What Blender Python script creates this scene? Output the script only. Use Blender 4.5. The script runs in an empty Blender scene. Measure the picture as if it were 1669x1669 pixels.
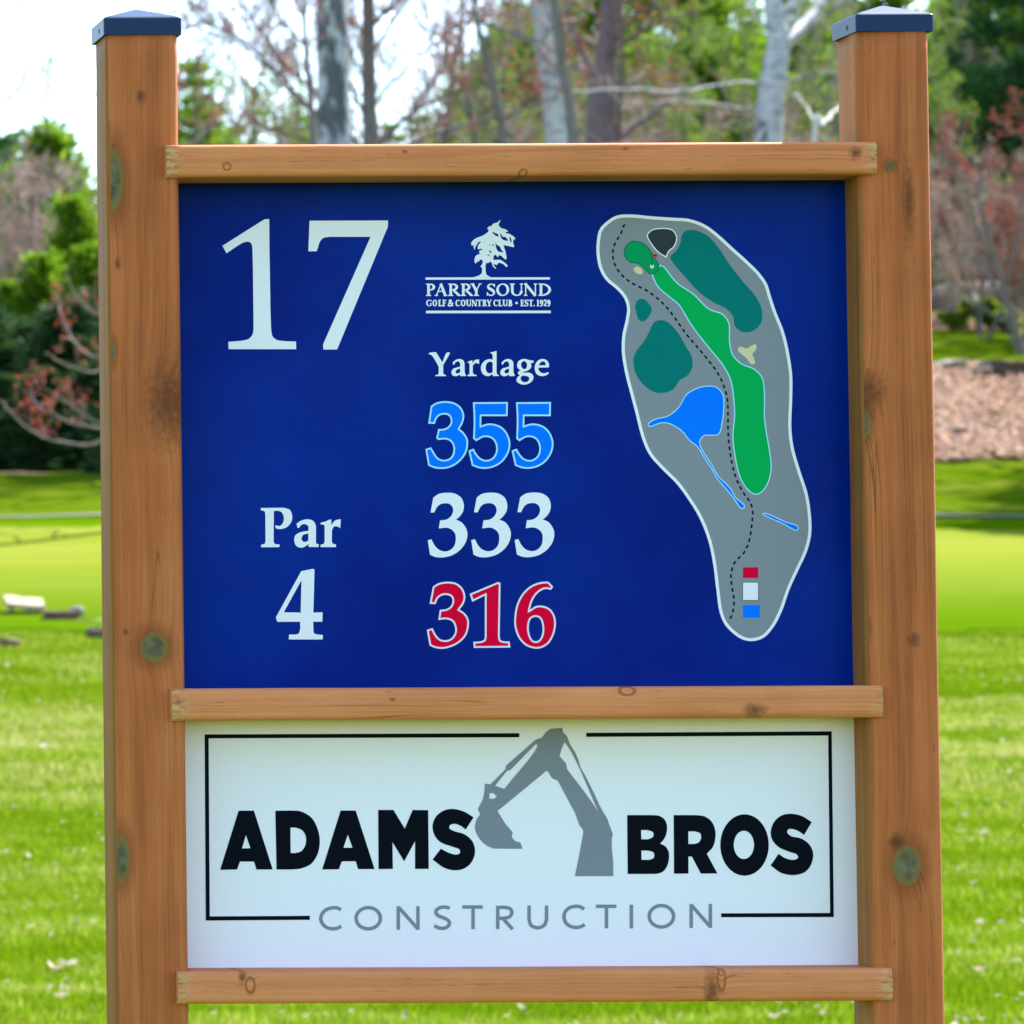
import bpy, math, random
import numpy as np
from mathutils import Vector, Matrix
from mathutils.geometry import tessellate_polygon, delaunay_2d_cdt
R = math.radians
scene = bpy.context.scene
COL = scene.collection

# ------------------------------------------------------------------ camera
EYE = 1.25
CAM = np.array([-1.4737, -5.8127, EYE])
PITCH, ROLL, FPX, CX, CY, W = 0.03752, -0.00471, 7804.7, -1121.4, 834.5, 1669.0
_F = np.array([0, math.cos(PITCH), math.sin(PITCH)])
_R0 = np.array([1.0, 0, 0])
_U0 = np.cross(_R0, _F)
CR = _R0 * math.cos(ROLL) + _U0 * math.sin(ROLL)
CU = -_R0 * math.sin(ROLL) + _U0 * math.cos(ROLL)
cd = bpy.data.cameras.new('camera')
cam = bpy.data.objects.new('camera', cd)
COL.objects.link(cam)
M3 = Matrix((CR, CU, -_F)).transposed()
cam.matrix_world = Matrix.Translation(CAM) @ M3.to_4x4()
cd.sensor_width = 36.0
cd.lens = FPX * 36.0 / W
cd.shift_x = (W / 2 - CX) / W
cd.clip_start, cd.clip_end = 0.1, 2000
cd.dof.use_dof = True
cd.dof.focus_distance = 5.82
cd.dof.aperture_fstop = 18.0
scene.camera = cam

# ------------------------------------------------------------------ light
SUN_EL, SUN_AZ = R(50), R(46)          # azimuth: degrees to the right of straight behind the sign
world = bpy.data.worlds.new('World')
scene.world = world
world.use_nodes = True
wn = world.node_tree
sky = wn.nodes.new('ShaderNodeTexSky')
sky.sky_type = 'NISHITA'
sky.sun_disc = False
sky.sun_elevation = SUN_EL
sky.sun_rotation = SUN_AZ
sky.air_density = 1.0
sky.dust_density = 0.6
sky.ozone_density = 2.5
wn.links.new(sky.outputs[0], wn.nodes['Background'].inputs[0])
wn.nodes['Background'].inputs[1].default_value = 0.15
sl = bpy.data.lights.new('sun', 'SUN')
sl.energy = 4.4
sl.angle = R(0.5)
sl.color = (1.0, 0.95, 0.86)
sun = bpy.data.objects.new('sun', sl)
COL.objects.link(sun)
sd = Vector((math.sin(SUN_AZ) * math.cos(SUN_EL), math.cos(SUN_AZ) * math.cos(SUN_EL), math.sin(SUN_EL)))
sun.rotation_euler = sd.to_track_quat('Z', 'Y').to_euler()
sun.location = (20, 20, 40)
vs = scene.view_settings
vs.view_transform = 'Standard'
vs.look = 'None'
vs.gamma = 1.0
vs.use_curve_mapping = False
vs.exposure = 1.75


# ------------------------------------------------------------------ helpers
def ray(px, py):
    return _F + CR * ((px - CX) / FPX) + CU * ((CY - py) / FPX)


def on_plane(px, py, Y):
    r = ray(px, py)
    return CAM + r * ((Y - CAM[1]) / r[1])


def at(px, py, d):
    r = ray(px, py)
    return CAM + r * (d / r[1])


def tag(o, label=None, cat=None, group=None, kind=None):
    if label: o['label'] = label
    if cat: o['category'] = cat
    if group: o['group'] = group
    if kind: o['kind'] = kind
    return o


def empty(name, loc=(0, 0, 0), rz=0):
    o = bpy.data.objects.new(name, None)
    COL.objects.link(o)
    o.location = loc
    o.rotation_euler = (0, 0, rz)
    o.empty_display_size = 0.2
    return o


def link(name, me, parent=None, loc=(0, 0, 0), rz=0):
    o = bpy.data.objects.new(name, me)
    COL.objects.link(o)
    o.location = loc
    o.rotation_euler = (0, 0, rz)
    if parent: o.parent = parent
    return o


def copy_tree(o, parent=None):
    c = o.copy()
    COL.objects.link(c)
    c.parent = parent
    for ch in o.children:
        copy_tree(ch, c)
    return c


def mesh(name, verts, tris=None, quads=None, mats=(), tm=None, qm=None, smooth=False):
    me = bpy.data.meshes.new(name)
    v = np.asarray(verts, dtype=np.float32).reshape(-1, 3)
    t = np.zeros((0, 3), np.int32) if tris is None or len(tris) == 0 else np.asarray(tris, np.int32).reshape(-1, 3)
    q = np.zeros((0, 4), np.int32) if quads is None or len(quads) == 0 else np.asarray(quads, np.int32).reshape(-1, 4)
    me.vertices.add(len(v))
    me.vertices.foreach_set('co', v.ravel())
    nl = 3 * len(t) + 4 * len(q)
    me.loops.add(nl)
    me.loops.foreach_set('vertex_index', np.concatenate([t.ravel(), q.ravel()]))
    me.polygons.add(len(t) + len(q))
    st = np.concatenate([np.arange(len(t)) * 3, 3 * len(t) + np.arange(len(q)) * 4]).astype(np.int32)
    me.polygons.foreach_set('loop_start', st)
    mi = np.concatenate([np.zeros(len(t), np.int32) if tm is None else np.asarray(tm, np.int32),
                         np.zeros(len(q), np.int32) if qm is None else np.asarray(qm, np.int32)])
    me.polygons.foreach_set('material_index', mi)
    me.polygons.foreach_set('use_smooth', np.full(len(mi), bool(smooth)))
    for m in mats: me.materials.append(m)
    me.update(calc_edges=True)
    return me


class MB:
    """collects triangles and quads"""
    def __init__(s):
        s.v, s.t, s.q, s.tm, s.qm, s.n = [], [], [], [], [], 0

    def add(s, v, t=None, q=None, m=0):
        v = np.asarray(v, float).reshape(-1, 3)
        if t is not None and len(t):
            t = np.asarray(t).reshape(-1, 3); s.t.append(t + s.n); s.tm.append(np.full(len(t), m))
        if q is not None and len(q):
            q = np.asarray(q).reshape(-1, 4); s.q.append(q + s.n); s.qm.append(np.full(len(q), m))
        s.v.append(v); s.n += len(v)

    def tube(s, pts, rad, n=6, m=0):
        pts = np.asarray(pts, float); rad = np.asarray(rad, float); k = len(pts)
        d = np.gradient(pts, axis=0)
        d /= np.linalg.norm(d, axis=1)[:, None] + 1e-9
        ref = np.array([0, 0, 1.0]) if abs(d[0, 2]) < .8 else np.array([1.0, 0, 0])
        a = np.cross(d, ref); a /= np.linalg.norm(a, axis=1)[:, None] + 1e-9
        b = np.cross(d, a)
        th = np.arange(n) * 2 * math.pi / n
        ring = pts[:, None, :] + rad[:, None, None] * (a[:, None, :] * np.cos(th)[None, :, None] + b[:, None, :] * np.sin(th)[None, :, None])
        i = np.arange(k - 1)[:, None] * n; j = np.arange(n)[None, :]; j2 = (j + 1) % n
        q = np.stack([i + j, i + j2, i + n + j2, i + n + j], -1).reshape(-1, 4)
        s.add(ring.reshape(-1, 3), q=q, m=m)

    def prisms(s, p0, p1, r0, r1, m=0):
        """many straight three sided twigs at once"""
        p0 = np.asarray(p0, float); p1 = np.asarray(p1, float); k = len(p0)
        if not k: return
        d = p1 - p0; d /= np.linalg.norm(d, axis=1)[:, None] + 1e-9
        ref = np.where(np.abs(d[:, 2:3]) < .8, np.array([[0, 0, 1.0]]), np.array([[1.0, 0, 0]]))
        a = np.cross(d, ref); a /= np.linalg.norm(a, axis=1)[:, None] + 1e-9
        b = np.cross(d, a)
        th = np.arange(3) * 2 * math.pi / 3
        off = a[:, None, :] * np.cos(th)[None, :, None] + b[:, None, :] * np.sin(th)[None, :, None]
        r0 = np.broadcast_to(r0, (k,)); r1 = np.broadcast_to(r1, (k,))
        v = np.concatenate([p0[:, None] + off * r0[:, None, None], p1[:, None] + off * r1[:, None, None]], 1)
        base = (np.arange(k) * 6)[:, None, None]
        f = np.array([[0, 1, 4, 3], [1, 2, 5, 4], [2, 0, 3, 5]])[None]
        s.add(v.reshape(-1, 3), q=(base + f).reshape(-1, 4), m=m)

    def cards(s, c, u, w, m=0):
        """diamond leaves: centre, half length vector, half width vector"""
        k = len(c)
        v = np.stack([c - u, c + w * 1.0 - u * .1, c + u, c - w - u * .1], 1)
        s.add(v.reshape(-1, 3), q=np.arange(4 * k).reshape(-1, 4), m=m)

    def build(s, name, mats, parent=None, smooth=False, loc=(0, 0, 0)):
        return link(name, s.mesh(name, mats, smooth), parent, loc)

    def mesh(s, name, mats, smooth=False):
        cat = lambda l: np.concatenate(l) if l else None
        return mesh(name, cat(s.v), cat(s.t), cat(s.q), mats, cat(s.tm), cat(s.qm), smooth)


# ------------------------------------------------------------------ materials
class NT:
    def __init__(s, name):
        s.m = bpy.data.materials.new(name); s.m.use_nodes = True
        s.t = s.m.node_tree; s.b = s.t.nodes['Principled BSDF']
        s.out = s.t.nodes['Material Output']

    def n(s, typ, **kw):
        x = s.t.nodes.new('ShaderNode' + typ)
        for k, v in kw.items():
            if hasattr(x, k): setattr(x, k, v)
            else: x.inputs[k.replace('_', ' ')].default_value = v
        return x

    def l(s, a, b): s.t.links.new(a, b)

    def coord(s, scale=(1, 1, 1), which='Object'):
        tc = s.n('TexCoord'); mp = s.n('Mapping'); mp.inputs['Scale'].default_value = scale
        s.l(tc.outputs[which], mp.inputs[0]); return mp.outputs[0]

    def noise(s, vec, scale, detail=4, rough=.55, dist=0):
        x = s.n('TexNoise'); x.inputs['Scale'].default_value = scale; x.inputs['Detail'].default_value = detail
        x.inputs['Roughness'].default_value = rough; x.inputs['Distortion'].default_value = dist
        s.l(vec, x.inputs['Vector']); return x.outputs[0]

    def ramp(s, fac, stops):
        x = s.n('ValToRGB'); e = x.color_ramp.elements
        while len(e) < len(stops): e.new(0.5)
        for el, (p, c) in zip(e, stops):
            el.position = p; el.color = (*c, 1) if isinstance(c, tuple) else (c, c, c, 1)
        s.l(fac, x.inputs[0]); return x.outputs[0]

    def mix(s, fac, a, b, typ='MIX'):
        x = s.n('Mix'); x.data_type = 'RGBA'; x.blend_type = typ
        for i, v in ((0, fac), (6, a), (7, b)):
            if hasattr(v, 'is_linked') or hasattr(v, 'links'): s.l(v, x.inputs[i])
            elif i == 0: x.inputs[0].default_value = v
            else: x.inputs[i].default_value = (*v, 1)
        return x.outputs[2]

    def math(s, op, a, b=0.0, clamp=False):
        x = s.n('Math'); x.operation = op; x.use_clamp = clamp
        for i, v in ((0, a), (1, b)):
            if hasattr(v, 'links'): s.l(v, x.inputs[i])
            else: x.inputs[i].default_value = v
        return x.outputs[0]

    def bump(s, h, strength=.3, dist=.01):
        x = s.n('Bump'); x.inputs['Strength'].default_value = strength; x.inputs['Distance'].default_value = dist
        s.l(h, x.inputs['Height']); s.l(x.outputs[0], s.b.inputs['Normal'])

    def base(s, c): 
        if hasattr(c, 'links'): s.l(c, s.b.inputs['Base Color'])
        else: s.b.inputs['Base Color'].default_value = (*c, 1)

    def fin(s, rough=.6, spec=.5, metal=0):
        s.b.inputs['Roughness'].default_value = rough
        s.b.inputs['Specular IOR Level'].default_value = spec
        s.b.inputs['Metallic'].default_value = metal
        return s.m


def plain(name, c, rough=.45, spec=.5, var=.0, metal=0):
    t = NT(name)
    if var:
        f = t.noise(t.coord(), 30, 3)
        t.base(t.mix(f, tuple(x * (1 - var) for x in c), tuple(min(1, x * (1 + var)) for x in c)))
    else: t.base(c)
    return t.fin(rough, spec, metal)


def noisy(name, c1, c2, scale=5, sc=(1, 1, 1), rough=.8, bump=.3, bd=.02, c3=None):
    t = NT(name); v = t.coord(sc); f = t.noise(v, scale, 6, .65)
    st = [(.3, c1), (.7, c2)] if c3 is None else [(.25, c1), (.5, c2), (.75, c3)]
    t.base(t.ramp(f, st)); t.bump(f, bump, bd)
    return t.fin(rough, .3)


def leafy(name, c1, c2, transl=.35, vs=2.0):
    t = NT(name)
    g = t.n('NewGeometry'); nz = t.noise(t.coord(), vs, 2)
    f = t.math('ADD', t.math('MULTIPLY', g.outputs['Random Per Island'], .6), t.math('MULTIPLY', nz, .45))
    c = t.ramp(f, [(.2, c1), (.85, c2)])
    t.base(c); t.b.inputs['Roughness'].default_value = .55; t.b.inputs['Specular IOR Level'].default_value = .12
    tr = t.n('BsdfTranslucent'); t.l(c, tr.inputs[0])
    mx = t.n('MixShader'); mx.inputs[0].default_value = transl
    t.l(t.b.outputs[0], mx.inputs[1]); t.l(tr.outputs[0], mx.inputs[2]); t.l(mx.outputs[0], t.out.inputs[0])
    return t.m


def wood(name, axis, knots, c_dark, c_mid, c_lite, speck=True, green=0.0, ends=None):
    """stained softwood: grain along axis ('x' or 'z'); knots = (x, z, rx, rz, kind)"""
    t = NT(name)
    P = t.coord()
    sep = t.n('SeparateXYZ'); t.l(P, sep.inputs[0])
    a, b = (sep.outputs[0], sep.outputs[2]) if axis == 'z' else (sep.outputs[2], sep.outputs[0])
    halo_all = None; layers = []
    for (kx, kz, rx, rz, kind) in knots:
        mp = t.n('Mapping'); mp.inputs['Location'].default_value = (-kx / rx, 0, -kz / rz)
        mp.inputs['Scale'].default_value = (1 / rx, 0, 1 / rz)
        t.l(P, mp.inputs[0])
        wob = t.noise(P, 60 if kind != 'dark' else 130, 3)
        ln = t.n('VectorMath', operation='LENGTH'); t.l(mp.outputs[0], ln.inputs[0])
        r = t.math('ADD', ln.outputs['Value'], t.math('MULTIPLY', t.math('SUBTRACT', wob, .5), .35 if kind != 'dark' else 2.4))
        layers.append((r, kind))
        h = t.math('DIVIDE', 1.0, t.math('ADD', 1.0, t.math('MULTIPLY', ln.outputs['Value'], ln.outputs['Value'])))
        h = t.math('MULTIPLY', h, min(rx, .02) * 1.6)
        halo_all = h if halo_all is None else t.math('ADD', halo_all, h)
    # grain coordinate bends round the knots
    aa = a if halo_all is None else t.math('ADD', a, halo_all)
    cb = t.n('CombineXYZ'); t.l(aa, cb.inputs[0]); t.l(sep.outputs[1], cb.inputs[1]); t.l(b, cb.inputs[2])
    def st(sa, sb):
        mp = t.n('Mapping'); mp.inputs['Scale'].default_value = (sa, sa, sb); t.l(cb.outputs[0], mp.inputs[0]); return mp.outputs[0]
    broad = t.noise(st(38, 1.3), 1, 4, .6, .6)
    fine = t.noise(st(330, 5), 1, 3, .6)
    blot = t.noise(P, 7, 4, .6)
    f = t.math('ADD', t.math('ADD', t.math('MULTIPLY', broad, .5), t.math('MULTIPLY', fine, .26)), t.math('MULTIPLY', blot, .24))
    c = t.ramp(f, [(.34, c_dark), (.5, c_mid), (.66, c_lite)])
    # short dark pores
    por = t.noise(st(420, 38), 1, 1)
    c = t.mix(t.ramp(por, [(.70, 0.0), (.78, .45)]), c, tuple(x * .45 for x in c_dark))
    ck = t.math('ABSOLUTE', t.math('SUBTRACT', t.noise(st(42, .8), 1, 2, .5, .3), .5))
    ckm = t.math('MULTIPLY', t.ramp(ck, [(.0, .75), (.005, 0.0)]), t.ramp(t.noise(P, 6, 3), [(.50, 0.0), (.60, 1.0)]))
    c = t.mix(ckm, c, tuple(x * .3 for x in c_dark))
    if green:
        gm = t.ramp(t.noise(st(60, 4), 1, 3, .6), [(.52, 0.0), (.66, green)])
        c = t.mix(gm, c, (.17, .15, .03))
    for r, kind in layers:
        if kind == 'grey':
            c = t.mix(t.ramp(r, [(.9, .75), (1.0, .6), (2.6, .0)]) if False else t.ramp(t.math('DIVIDE', r, 4), [(.25, .62), (.6, .0)]), c, tuple(x * .45 for x in c_dark))
            c = t.mix(t.ramp(t.math('DIVIDE', r, 4), [(.25, .85), (.33, 0.0)]), c, (.19, .165, .035))
            c = t.mix(t.ramp(t.math('DIVIDE', r, 4), [(.17, .92), (.27, 0.0)]), c, t.mix(t.ramp(t.noise(P, 55, 3), [(.35, 0.0), (.65, 1.0)]), (.075, .06, .03), (.175, .15, .075)))
        elif kind == 'dark':
            c = t.mix(t.ramp(t.math('DIVIDE', r, 4), [(.1, .75), (.55, .0)]), c, (.09, .028, .010))
        else:
            c = t.mix(t.ramp(t.math('DIVIDE', r, 4), [(.16, .0), (.22, .7), (.27, .7), (.36, .0)]), c, tuple(x * .4 for x in c_dark))
    if speck:
        vo = t.n('TexVoronoi'); vo.inputs['Scale'].default_value = 120; t.l(P, vo.inputs['Vector'])
        thr = t.noise(P, 5, 2)
        sm = t.math('MULTIPLY', t.ramp(vo.outputs['Distance'], [(.05, .7), (.09, 0.0)]), t.ramp(thr, [(.54, 0.0), (.66, 1.0)]))
        c = t.mix(sm, c, (.5, .36, .13))
    if ends:      # torn pale fibres on the sawn ends
        ax = t.math('SUBTRACT', t.math('ABSOLUTE', sep.outputs[0]), ends)
        em = t.ramp(t.math('MULTIPLY', ax, 40), [(.05, 0.0), (.95, .9)])
        en = t.ramp(t.noise(st(260, 60), 1, 4, .7), [(.46, 0.0), (.56, 1.0)])
        c = t.mix(t.math('MULTIPLY', em, en), c, (.60, .44, .17))
        en2 = t.ramp(t.noise(st(190, 45), 1.3, 3, .7), [(.56, 0.0), (.64, .8)])
        c = t.mix(t.math('MULTIPLY', em, en2), c, (.12, .07, .015))
    t.base(c)
    t.bump(t.math('ADD', t.math('MULTIPLY', fine, .7), t.math('MULTIPLY', por, -.5)), .35, .0015)
    return t.fin(.62, .15)


# ------------------------------------------------------------------ terrain
def sstep(a, b, x):
    t = np.clip((x - a) / (b - a), 0, 1); return t * t * (3 - 2 * t)


PL = np.array([(-60, .0), (12, 0), (18, 0), (22, .2), (28, .63), (35, 1.25), (38, 1.62), (48, 2.92), (52, 3.34), (56, 3.78), (65, 4.2), (80, 4.9), (120, 6), (200, 8), (400, 10)])
PR = np.array([(-60, .0), (12, 0), (18, 0), (22, .2), (28, .63), (35, 1.25), (38, 1.62), (48, 2.84), (54, 3.62), (60, 5.15), (63, 5.5), (68, 6.3), (75, 7.2), (90, 8.6), (120, 9.8), (160, 11), (400, 14)])


def lump(x, y, s, k=0.0):
    return (np.sin(x * s + 1.3 + k) * np.cos(y * s * .83 + .4 + k) + .6 * np.sin(x * s * 2.1 + y * s * 1.7 + k) + .4 * np.cos(x * s * 3.7 - y * s * 3.1 + 2 * k)) / 2


def H(x, y):
    x = np.asarray(x, float); y = np.asarray(y, float); d = y - CAM[1]
    zl = np.interp(d, PL[:, 0], PL[:, 1]); zr = np.interp(d, PR[:, 0], PR[:, 1])
    z = zl + (zr - zl) * sstep(10, 17, x - .2 * np.maximum(d - 60, 0))
    rough = sstep(-200, 30, d) * .05 * lump(x, y, 1.1)
    far = sstep(52, 75, d)
    flat = 1 - .85 * sstep(1.25, .95, np.hypot((x - 10) / 15, (d - 43.2) / 5.2))
    z = z + rough * flat + far * .35 * lump(x, y, .23, 1.0)
    return z


def grid_axis(parts):
    o = []
    for a, b, s in parts: o += list(np.arange(a, b, s))
    return np.array(o + [parts[-1][1]])


# ---- masks for ground cover, on world positions
def make_ground_mat(name, leaf=True):
    t = NT(name)
    g = t.n('NewGeometry'); P = g.outputs['Position']
    n1 = t.noise(P, .55, 4, .6); n2 = t.noise(P, 6, 5, .7); n3 = t.noise(P, 45, 4, .7)
    mp = t.n('Mapping'); mp.inputs['Scale'].default_value = (.35, 1.3, 1); t.l(P, mp.inputs[0])
    n4 = t.noise(mp.outputs[0], 1.0, 3, .55)
    f = t.math('ADD', t.math('MULTIPLY', n4, .5), t.math('ADD', t.math('MULTIPLY', n2, .3), t.math('MULTIPLY', n3, .2)))
    grass = t.ramp(f, [(.34, (.05, .10, .002)), (.47, (.085, .15, .003)), (.58, (.12, .17, .010)), (.7, (.21, .19, .05))])
    at_ = t.n('Attribute', attribute_name='leafy')
    lf = t.ramp(t.noise(P, 9, 6, .8), [(.3, (.04, .026, .016)), (.45, (.13, .085, .055)), (.6, (.25, .165, .11)), (.75, (.36, .27, .20))])
    msk = t.ramp(t.math('ADD', at_.outputs['Fac'], t.math('MULTIPLY', t.math('SUBTRACT', n2, .5), .6)), [(.42, 0.0), (.6, 1.0)])
    t.base(t.mix(msk, grass, lf))
    t.bump(t.math('ADD', n2, n3), .8, .06)
    return t.fin(1, .0)


M_ground = make_ground_mat('ground_cover')
gx = grid_axis([(-120, -20, 8), (-20, 2, .8), (2, 26, .4), (26, 60, 2), (60, 180, 10)])
gy = grid_axis([(-60, 4, 2), (4, 62, .4), (62, 100, 1.2), (100, 180, 5), (180, 380, 20)])
X, Y = np.meshgrid(gx, gy)
Z = H(X, Y)
nx, ny = len(gx), len(gy)
ii = (np.arange(ny - 1)[:, None] * nx + np.arange(nx - 1)[None, :])
gm = mesh('ground', np.stack([X, Y, Z], -1), quads=np.stack([ii, ii + 1, ii + nx + 1, ii + nx], -1), mats=[M_ground], smooth=True)
D_ = Y - CAM[1]
tr_ = sstep(10, 14, X - .2 * np.maximum(D_ - 60, 0))
leafR = sstep(54.2, 55.2, D_) * (1 - sstep(59.8, 62.3, D_)) + sstep(66.5, 68.5, D_)
leafL = sstep(56.5, 58, D_)
leaf_attr = gm.attributes.new('leafy', 'FLOAT', 'POINT')
leaf_attr.data.foreach_set('value', (leafL * (1 - tr_) + leafR * tr_).astype(np.float32).ravel())
ground = link('ground', gm)
tag(ground, kind='structure')


def sheet(name, outline_fn, mat, lift, xs, ds):
    """a sheet draped over the ground where outline_fn(x, d) is true"""
    xx, dd = np.meshgrid(xs, ds); yy = dd + CAM[1]
    v = np.stack([xx, yy, H(xx, yy) + lift], -1); n = len(xs)
    i = (np.arange(len(ds) - 1)[:, None] * n + np.arange(n - 1)[None, :])
    q = np.stack([i, i + 1, i + n + 1, i + n], -1).reshape(-1, 4)
    keep = outline_fn(xx, dd).ravel()
    q = q[keep[q].all(1)]
    return tag(link(name, mesh(name, v, quads=q, mats=[mat], smooth=True)), kind='structure')


def turf(name, st, stripe=1.0, edge=None):
    t = NT(name); g = t.n('NewGeometry'); P = g.outputs['Position']
    mp = t.n('Mapping'); mp.inputs['Scale'].default_value = (.25, 1.4, 1); t.l(P, mp.inputs[0])
    f = t.math('ADD', t.math('MULTIPLY', t.noise(mp.outputs[0], .9 * stripe, 5, .65), .7), t.math('MULTIPLY', t.noise(P, 14, 4, .7), .3))
    c = t.ramp(f, st)
    if edge:
        sp = t.n('SeparateXYZ'); t.l(P, sp.inputs[0])
        mr = t.math('MULTIPLY', t.math('ADD', t.math('SUBTRACT', sp.outputs[1], 33.0), t.math('MULTIPLY', t.noise(P, .8, 3), 1.5)), .125)
        c = t.mix(t.ramp(mr, [(.12, 1.0), (.8, 0.0)]), c, edge)
    t.base(c); t.bump(t.noise(P, 60, 3), .4, .02)
    return t.fin(1, .0)


el = lambda x, d: np.hypot((x - 10) / 15, (d - 43.2) / 5.2)
sheet('fringe_turf', lambda x, d: el(x, d) < 1.0, turf('fringe_turf', [(.3, (.052, .115, .001)), (.7, (.08, .145, .002))]), .014, np.arange(-6, 26, .25), np.arange(37.5, 49, .12))
sheet('putting_green', lambda x, d: el(x, d + .35) < .90, turf('putting_green', [(.3, (.135, .175, .012)), (.5, (.165, .195, .022)), (.7, (.19, .205, .034))], .8, (.062, .124, .002)), .022, np.arange(-6, 26, .25), np.arange(37.5, 49, .12))
sheet('cart_path', lambda x, d: np.abs(d - 48.75 - .04 * np.sin(x * .6)) < .13, noisy('path_gravel', (.11, .105, .075), (.15, .145, .105), 20), .02, np.arange(-15, 40, .3), np.arange(48.4, 49.2, .03))
# ------------------------------------------------------------------ the sign
random.seed(3)
ZC = EYE + 0.3119                # height of the centre of the blue panel
PW = 0.0885                      # post side
XL, XR = -0.4584, 0.4584
YP = 0.0614                      # face of the two panels
YR = -0.013                      # front of the rails
sign = tag(empty('golf_hole_sign', (0, 0, 0)), 'brown stained timber golf sign with blue hole board above white sponsor board', 'sign')


def P2(px, py, Y):  # photograph -> point on a plane of the sign
    return on_plane(px, py, Y)


def kn(px, py, Y, rpx, rpy, kind):
    p = P2(px, py, Y); s = 0.000745
    return (p[0], p[2], rpx * s, rpy * s, kind)


D1, D2, D3 = (.29, .072, .018), (.48, .130, .033), (.61, .195, .060)
M_postL = wood('stained_wood_post', 'z', [kn(183, 292, 0, 15, 42, 'grey'), kn(230, 157, 0, 5, 7, 'dark'), kn(180, 572, 0, 7, 16, 'grey'),
    kn(278, 655, 0, 24, 40, 'dark'), kn(251, 1055, 0, 19, 20, 'grey'), kn(197, 1400, 0, 12, 32, 'grey'), kn(205, 1030, 0, 3, 3, 'dark'), kn(192, 430, 0, 3, 6, 'dark')], D1, D2, D3)
M_postR = wood('stained_wood_post_lighter', 'z', [kn(1450, 270, 0, 6, 6, 'grey'), kn(1408, 690, 0, 10, 22, 'grey'), kn(1414, 640, 0, 16, 24, 'dark'),
    kn(1411, 1025, 0, 6, 15, 'grey'), kn(1489, 1042, 0, 6, 8, 'dark'), kn(1478, 1410, 0, 19, 27, 'grey'), kn(1462, 1372, 0, 8, 8, 'dark'), kn(1480, 330, 0, 6, 40, 'dark')], D1, D2, D3, False)
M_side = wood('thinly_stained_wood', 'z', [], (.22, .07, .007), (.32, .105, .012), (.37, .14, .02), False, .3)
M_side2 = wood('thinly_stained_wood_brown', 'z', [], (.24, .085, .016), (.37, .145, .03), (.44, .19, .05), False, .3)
RD = ((.54, .155, .048), (.70, .23, .08), (.80, .305, .12))
M_railT = wood('stained_rail_wood', 'x', [kn(370, 271, YR, 6, 6, 'ring'), kn(853, 282, YR, 6, 6, 'ring'), kn(1394, 250, YR, 6, 6, 'dark'), kn(660, 247, YR, 3, 2, 'dark'), kn(1020, 242, YR, 3, 2, 'dark')], *RD, False, 0.0, .409)
M_railM = wood('stained_rail_wood_mid', 'x', [kn(1022, 1126, YR, 12, 7, 'ring'), kn(1230, 1158, YR, 12, 7, 'dark'), kn(640, 1140, YR, 3, 2, 'dark')], *RD, False, 0.0, .409)
M_railB = wood('stained_rail_wood_low', 'x', [kn(408, 1606, YR, 7, 12, 'ring'), kn(395, 1592, YR, 4, 8, 'dark'), kn(1160, 1618, YR, 7, 22, 'dark'), kn(1176, 1596, YR, 6, 18, 'ring')], *RD, False, 0.0, .409)


def rounded_bar(x0, x1, y0, y1, z0, z1, r, axis, seg=7, side_mat=True, jitter=0.0):
    """bar along 'x' or 'z' with its long edges rounded; quads on the -x side get slot 1"""
    a0, a1, b0, b1 = (x0, x1, y0, y1) if axis == 'z' else (y0, y1, z0, z1)
    l0, l1 = (z0, z1) if axis == 'z' else (x0, x1)
    prof = []
    for (ca, cb, s) in ((a1 - r, b0 + r, -90), (a1 - r, b1 - r, 0), (a0 + r, b1 - r, 90), (a0 + r, b0 + r, 180)):
        for k in range(seg + 1):
            th = R(s + 90 * k / seg)
            if axis == 'z' and s == -90:     # the front right edge is planed back further
                prof.append((a1 - .009 + .009 * math.cos(th), b0 + .026 + .026 * math.sin(th)))
            else: prof.append((ca + r * math.cos(th), cb + r * math.sin(th)))
    n = len(prof); ns = 60 if axis == 'z' else 40
    rng = np.random.default_rng(int(abs(x0) * 1e4) + 7)
    v = []; wob = np.cumsum(rng.normal(0, 1, (ns + 1, 2)), 0); wob -= np.linspace(0, 1, ns + 1)[:, None] * wob[-1]
    for i in range(ns + 1):
        l = l0 + (l1 - l0) * i / ns
        for (a, b) in prof:
            a_, b_ = a + wob[i, 0] * jitter, b + wob[i, 1] * jitter * .3
            v.append((a_, b_, l) if axis == 'z' else (l, a_ * 1.0 if axis == 'z' else a, b + wob[i, 0] * jitter))
    v = np.array(v)
    q, m = [], []
    for i in range(ns):
        for j in range(n):
            f = (i * n + j, i * n + (j + 1) % n, (i + 1) * n + (j + 1) % n, (i + 1) * n + j)
            q.append(f); c = v[list(f)].mean(0)
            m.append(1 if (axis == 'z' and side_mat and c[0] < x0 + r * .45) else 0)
    cv = np.concatenate([v, [v[:n].mean(0), v[-n:].mean(0)]])
    tr = [((j + 1) % n, j, len(v)) for j in range(n)] + [(ns * n + j, ns * n + (j + 1) % n, len(v) + 1) for j in range(n)]
    return cv, np.array(tr), np.array(q), np.array(m)


def bar_object(name, args, axis, r, mats, jitter=0.0, twist=0.0):
    v, tr, q, m = rounded_bar(*args, r, axis, jitter=jitter)
    if twist:      # the post has turned a little in its hole
        cx, cy = (args[0] + args[1]) / 2, (args[2] + args[3]) / 2; c, s_ = math.cos(twist), math.sin(twist)
        x, y = v[:, 0] - cx, v[:, 1] - cy; v = np.stack([cx + x * c - y * s_, cy + x * s_ + y * c, v[:, 2]], 1)
    me = mesh(name, v, tr, q, mats, None, m)
    fl = np.zeros(len(me.polygons), bool); fl[len(tr):] = True
    me.polygons.foreach_set('use_smooth', fl)
    return link(name, me, sign)


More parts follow.
